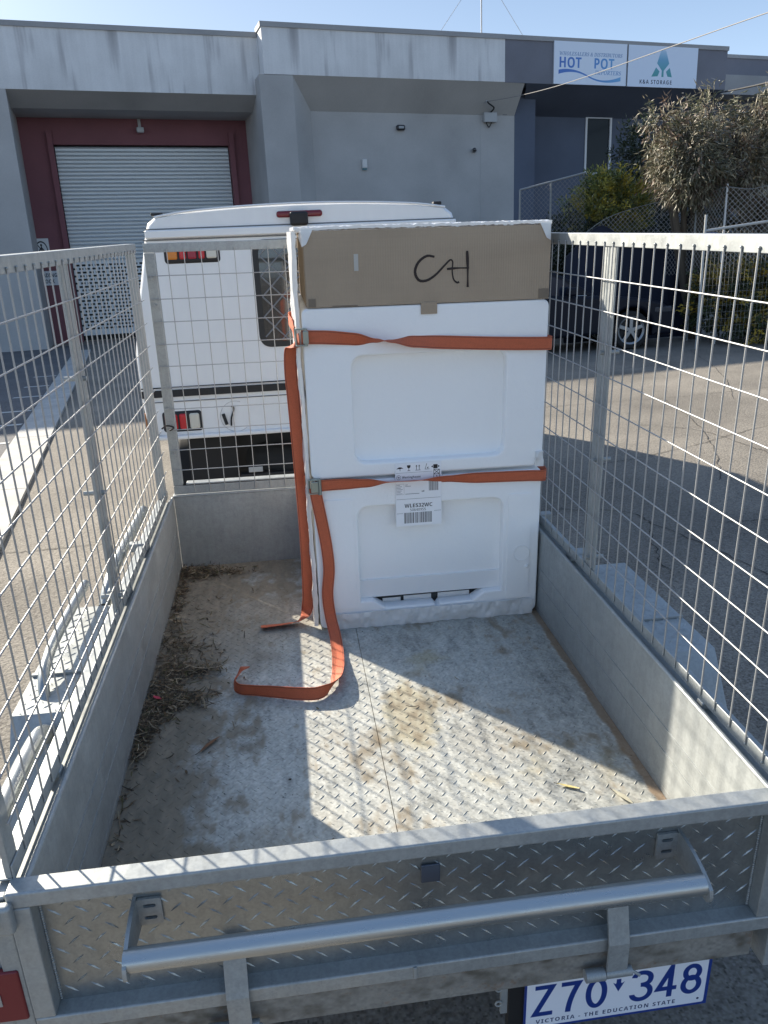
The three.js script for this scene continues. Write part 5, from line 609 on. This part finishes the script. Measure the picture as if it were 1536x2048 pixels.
  part('tail', ribbon([[[-0.1, 0.488, zf + 0.01], [1, 0.15, 0]], [[-0.096, 0.45, zf + 0.008], [1, 0.1, 0]], [[-0.086, 0.38, zf + 0.006], [1, 0.15, 0]], [[-0.076, 0.3, zf + 0.006], [1, 0.1, 0]], [[-0.072, 0.22, zf + 0.006], [1, -0.05, 0]], [[-0.081, 0.13, zf + 0.008], [1, -0.05, 0]], [[-0.076, 0.06, zf + 0.022], [1, 0, 0]], [[-0.068, 0.024, zf + 0.06], [1, 0, 0.1]], [[-0.066, 0.010, zf + 0.14], [1, 0, 0.1]], [[-0.07, 0.014, -1.0], [1, 0.1, 0.1]], [[-0.078, 0.020, -0.93], [1, 0.4, 0.1]], [[-0.095, 0.021, -0.875], [0.75, 0.9, -0.2]], [[-0.135, 0.020, -0.845], [0.15, 1, -0.3]], [[-0.19, 0.021, -0.85], [0, 1, -0.25]], [[-0.25, 0.02, -0.87], [0, 1, -0.1]], [[-0.31, 0.019, -0.89], [0, 1, 0.1]], [[-0.352, 0.019, -0.905], [0, 1, 0.1]], [[-0.366, 0.02, -0.93], [0.15, 1, 0]], [[-0.358, 0.026, -0.965], [0.6, 0.7, 0]], [[-0.338, 0.034, -0.995], [0.9, 0.35, -0.2]]], 0.036, 260), webbing, q, 'loose tail curling over the tread plate');
  part('buckle', merge([rbox(-0.118, -0.082, 0.468, 0.472, zf - 0.004, zf + 0.012, 0.001, 1), rbox(-0.118, -0.082, 0.51, 0.514, zf - 0.004, zf + 0.012, 0.001, 1), rod([-0.086, 0.466, zf + 0.009], [-0.086, 0.514, zf + 0.009], 0.006, 10), rod([-0.117, 0.468, zf], [-0.117, 0.513, zf], 0.003, 8), rbox(-0.112, -0.09, 0.474, 0.508, zf + 0.011, zf + 0.015, 0.0015, 1)]), buckleMat, q, 'metal cam buckle');
}

// ------------------------------------------------------------------ leaf litter
function leafGeo(list) {       // list: [x, z, length, width, angle, colour, lift]
  const P = [], C = []; for (const [x, z, L, w, a, col, y0] of list) {
    const ca = Math.cos(a), sa = Math.sin(a), bend = rr(-0.5, 0.5), lift = rr(0, 0.35) * L * 0.4, pts = []; const n = 4; for (let i = 0; i <= n; i++) { const t = i / n, px = (t - 0.5) * L, off = bend * L * 0.5 * (t - 0.5) ** 2, ww = w * Math.sin(Math.PI * clamp(t, 0.06, 0.94)) / 2 + 0.0006, y = y0 + lift * (t - 0.5) ** 2 * 4 + 0.0012; for (const s of [-1, 1]) { const q = off + s * ww; pts.push([x + ca * px - sa * q, y + (s > 0 ? ww * 0.5 : 0), z + sa * px + ca * q]); } }
    for (let i = 0; i < n; i++) for (const k of [2 * i, 2 * i + 1, 2 * i + 3, 2 * i, 2 * i + 3, 2 * i + 2]) { P.push(...pts[k]); C.push(...col); }
  }
  const g = new THREE.BufferGeometry(); g.setAttribute('position', new THREE.Float32BufferAttribute(P, 3)); g.setAttribute('color', new THREE.Float32BufferAttribute(C, 3)); g.setAttribute('uv', new THREE.Float32BufferAttribute(new Float32Array(P.length / 3 * 2), 2)); g.computeVertexNormals(); return g;
}
const leafDry = mat([1, 1, 1], 0.85, 0, { vertexColors: true });
{
  const cols = [[0.075, 0.052, 0.03], [0.04, 0.03, 0.02], [0.12, 0.08, 0.042], [0.17, 0.125, 0.075], [0.05, 0.038, 0.025], [0.06, 0.055, 0.02], [0.26, 0.21, 0.14], [0.17, 0.13, 0.085]], list = [];
  const spots = [[-0.55, -1.755, 0.06, 0.045, 520], [-0.46, -1.74, 0.1, 0.04, 260], [-0.585, -1.6, 0.018, 0.12, 170], [-0.585, -1.4, 0.02, 0.14, 170], [-0.56, -1.22, 0.04, 0.1, 240], [-0.5, -1.16, 0.07, 0.08, 110], [-0.555, -1.05, 0.045, 0.07, 420], [-0.48, -1.045, 0.055, 0.03, 260], [-0.56, -0.9, 0.04, 0.07, 900], [-0.5, -0.9, 0.055, 0.035, 360], [-0.585, -0.8, 0.022, 0.07, 520], [-0.59, -0.7, 0.015, 0.06, 180], [-0.592, -0.5, 0.012, 0.16, 60], [-0.5, -1.35, 0.1, 0.25, 90], [-0.45, -0.75, 0.12, 0.3, 30], [-0.2, -0.6, 0.3, 0.3, 10]];
  for (const [x, z, sx, sz, n] of spots) for (let i = 0; i < n * 0.62; i++) { const g = () => (rnd() + rnd() + rnd() - 1.5) / 0.75; const px = clamp(x + g() * sx, -0.6, 0.55), pz = clamp(z + g() * sz, -1.815, -0.03), twig = rnd() < 0.55, c = cols[Math.floor(rnd() * cols.length)], f = rr(0.7, 1.4); list.push([px, pz, twig ? rr(0.012, 0.05) : rr(0.007, 0.024), twig ? rr(0.0009, 0.002) : rr(0.002, 0.0055), rr(0, 6.3), c.map((q) => q * f), n > 150 ? rr(0, 0.013) : rr(0, 0.003)]); }
  const o = new THREE.Mesh(leafGeo(list), leafDry); o.name = 'leaf_litter'; o.position.copy(OT); o.quaternion.copy(QT); o.castShadow = o.receiveShadow = true; tag(o, 'dark drift of dry leaves and twigs along the tray wall', 'leaf litter', null, 'stuff'); scene.add(o);
  const one = (name, label, cat, l) => { const o = thing(name, label, cat, [l[0], 0, l[1]], { frame: 't' }); part('blade', leafGeo([l]), leafDry, o); part('stalk', rod([l[0] - Math.cos(l[4]) * l[2] * 0.46, 0.003, l[1] - Math.sin(l[4]) * l[2] * 0.46], [l[0] - Math.cos(l[4]) * l[2] * 0.68, 0.004, l[1] - Math.sin(l[4]) * l[2] * 0.68], 0.0009, 5), bark, o); };
  one('dry_leaf', 'curved brown leaf lying alone on the shaded tread plate', 'leaf', [-0.42, -0.69, 0.07, 0.013, -0.9, [0.2, 0.1, 0.05], 0.002]);
  one('dry_leaf', 'pale yellow leaf on the sunlit plate near the tailgate', 'leaf', [0.41, -0.395, 0.05, 0.009, 0.5, [0.5, 0.42, 0.18], 0.001]);
  one('dry_leaf', 'pale leaf tucked behind the tailgate beside the off-side wall', 'leaf', [0.515, -0.34, 0.055, 0.016, 1.1, [0.5, 0.47, 0.36], 0.004]);
  one('dry_leaf', 'long straw coloured twig resting over the leaf drift', 'twig', [-0.45, -1.04, 0.13, 0.004, 0.1, [0.34, 0.28, 0.19], 0.012]);
  one('plastic_scrap', 'small pink plastic scrap among the dry leaves', 'scrap', [-0.575, -0.905, 0.03, 0.014, 0.7, [0.5, 0.05, 0.09], 0.014]);
}
scene.updateMatrixWorld(true);
renderer.render(scene, camera);
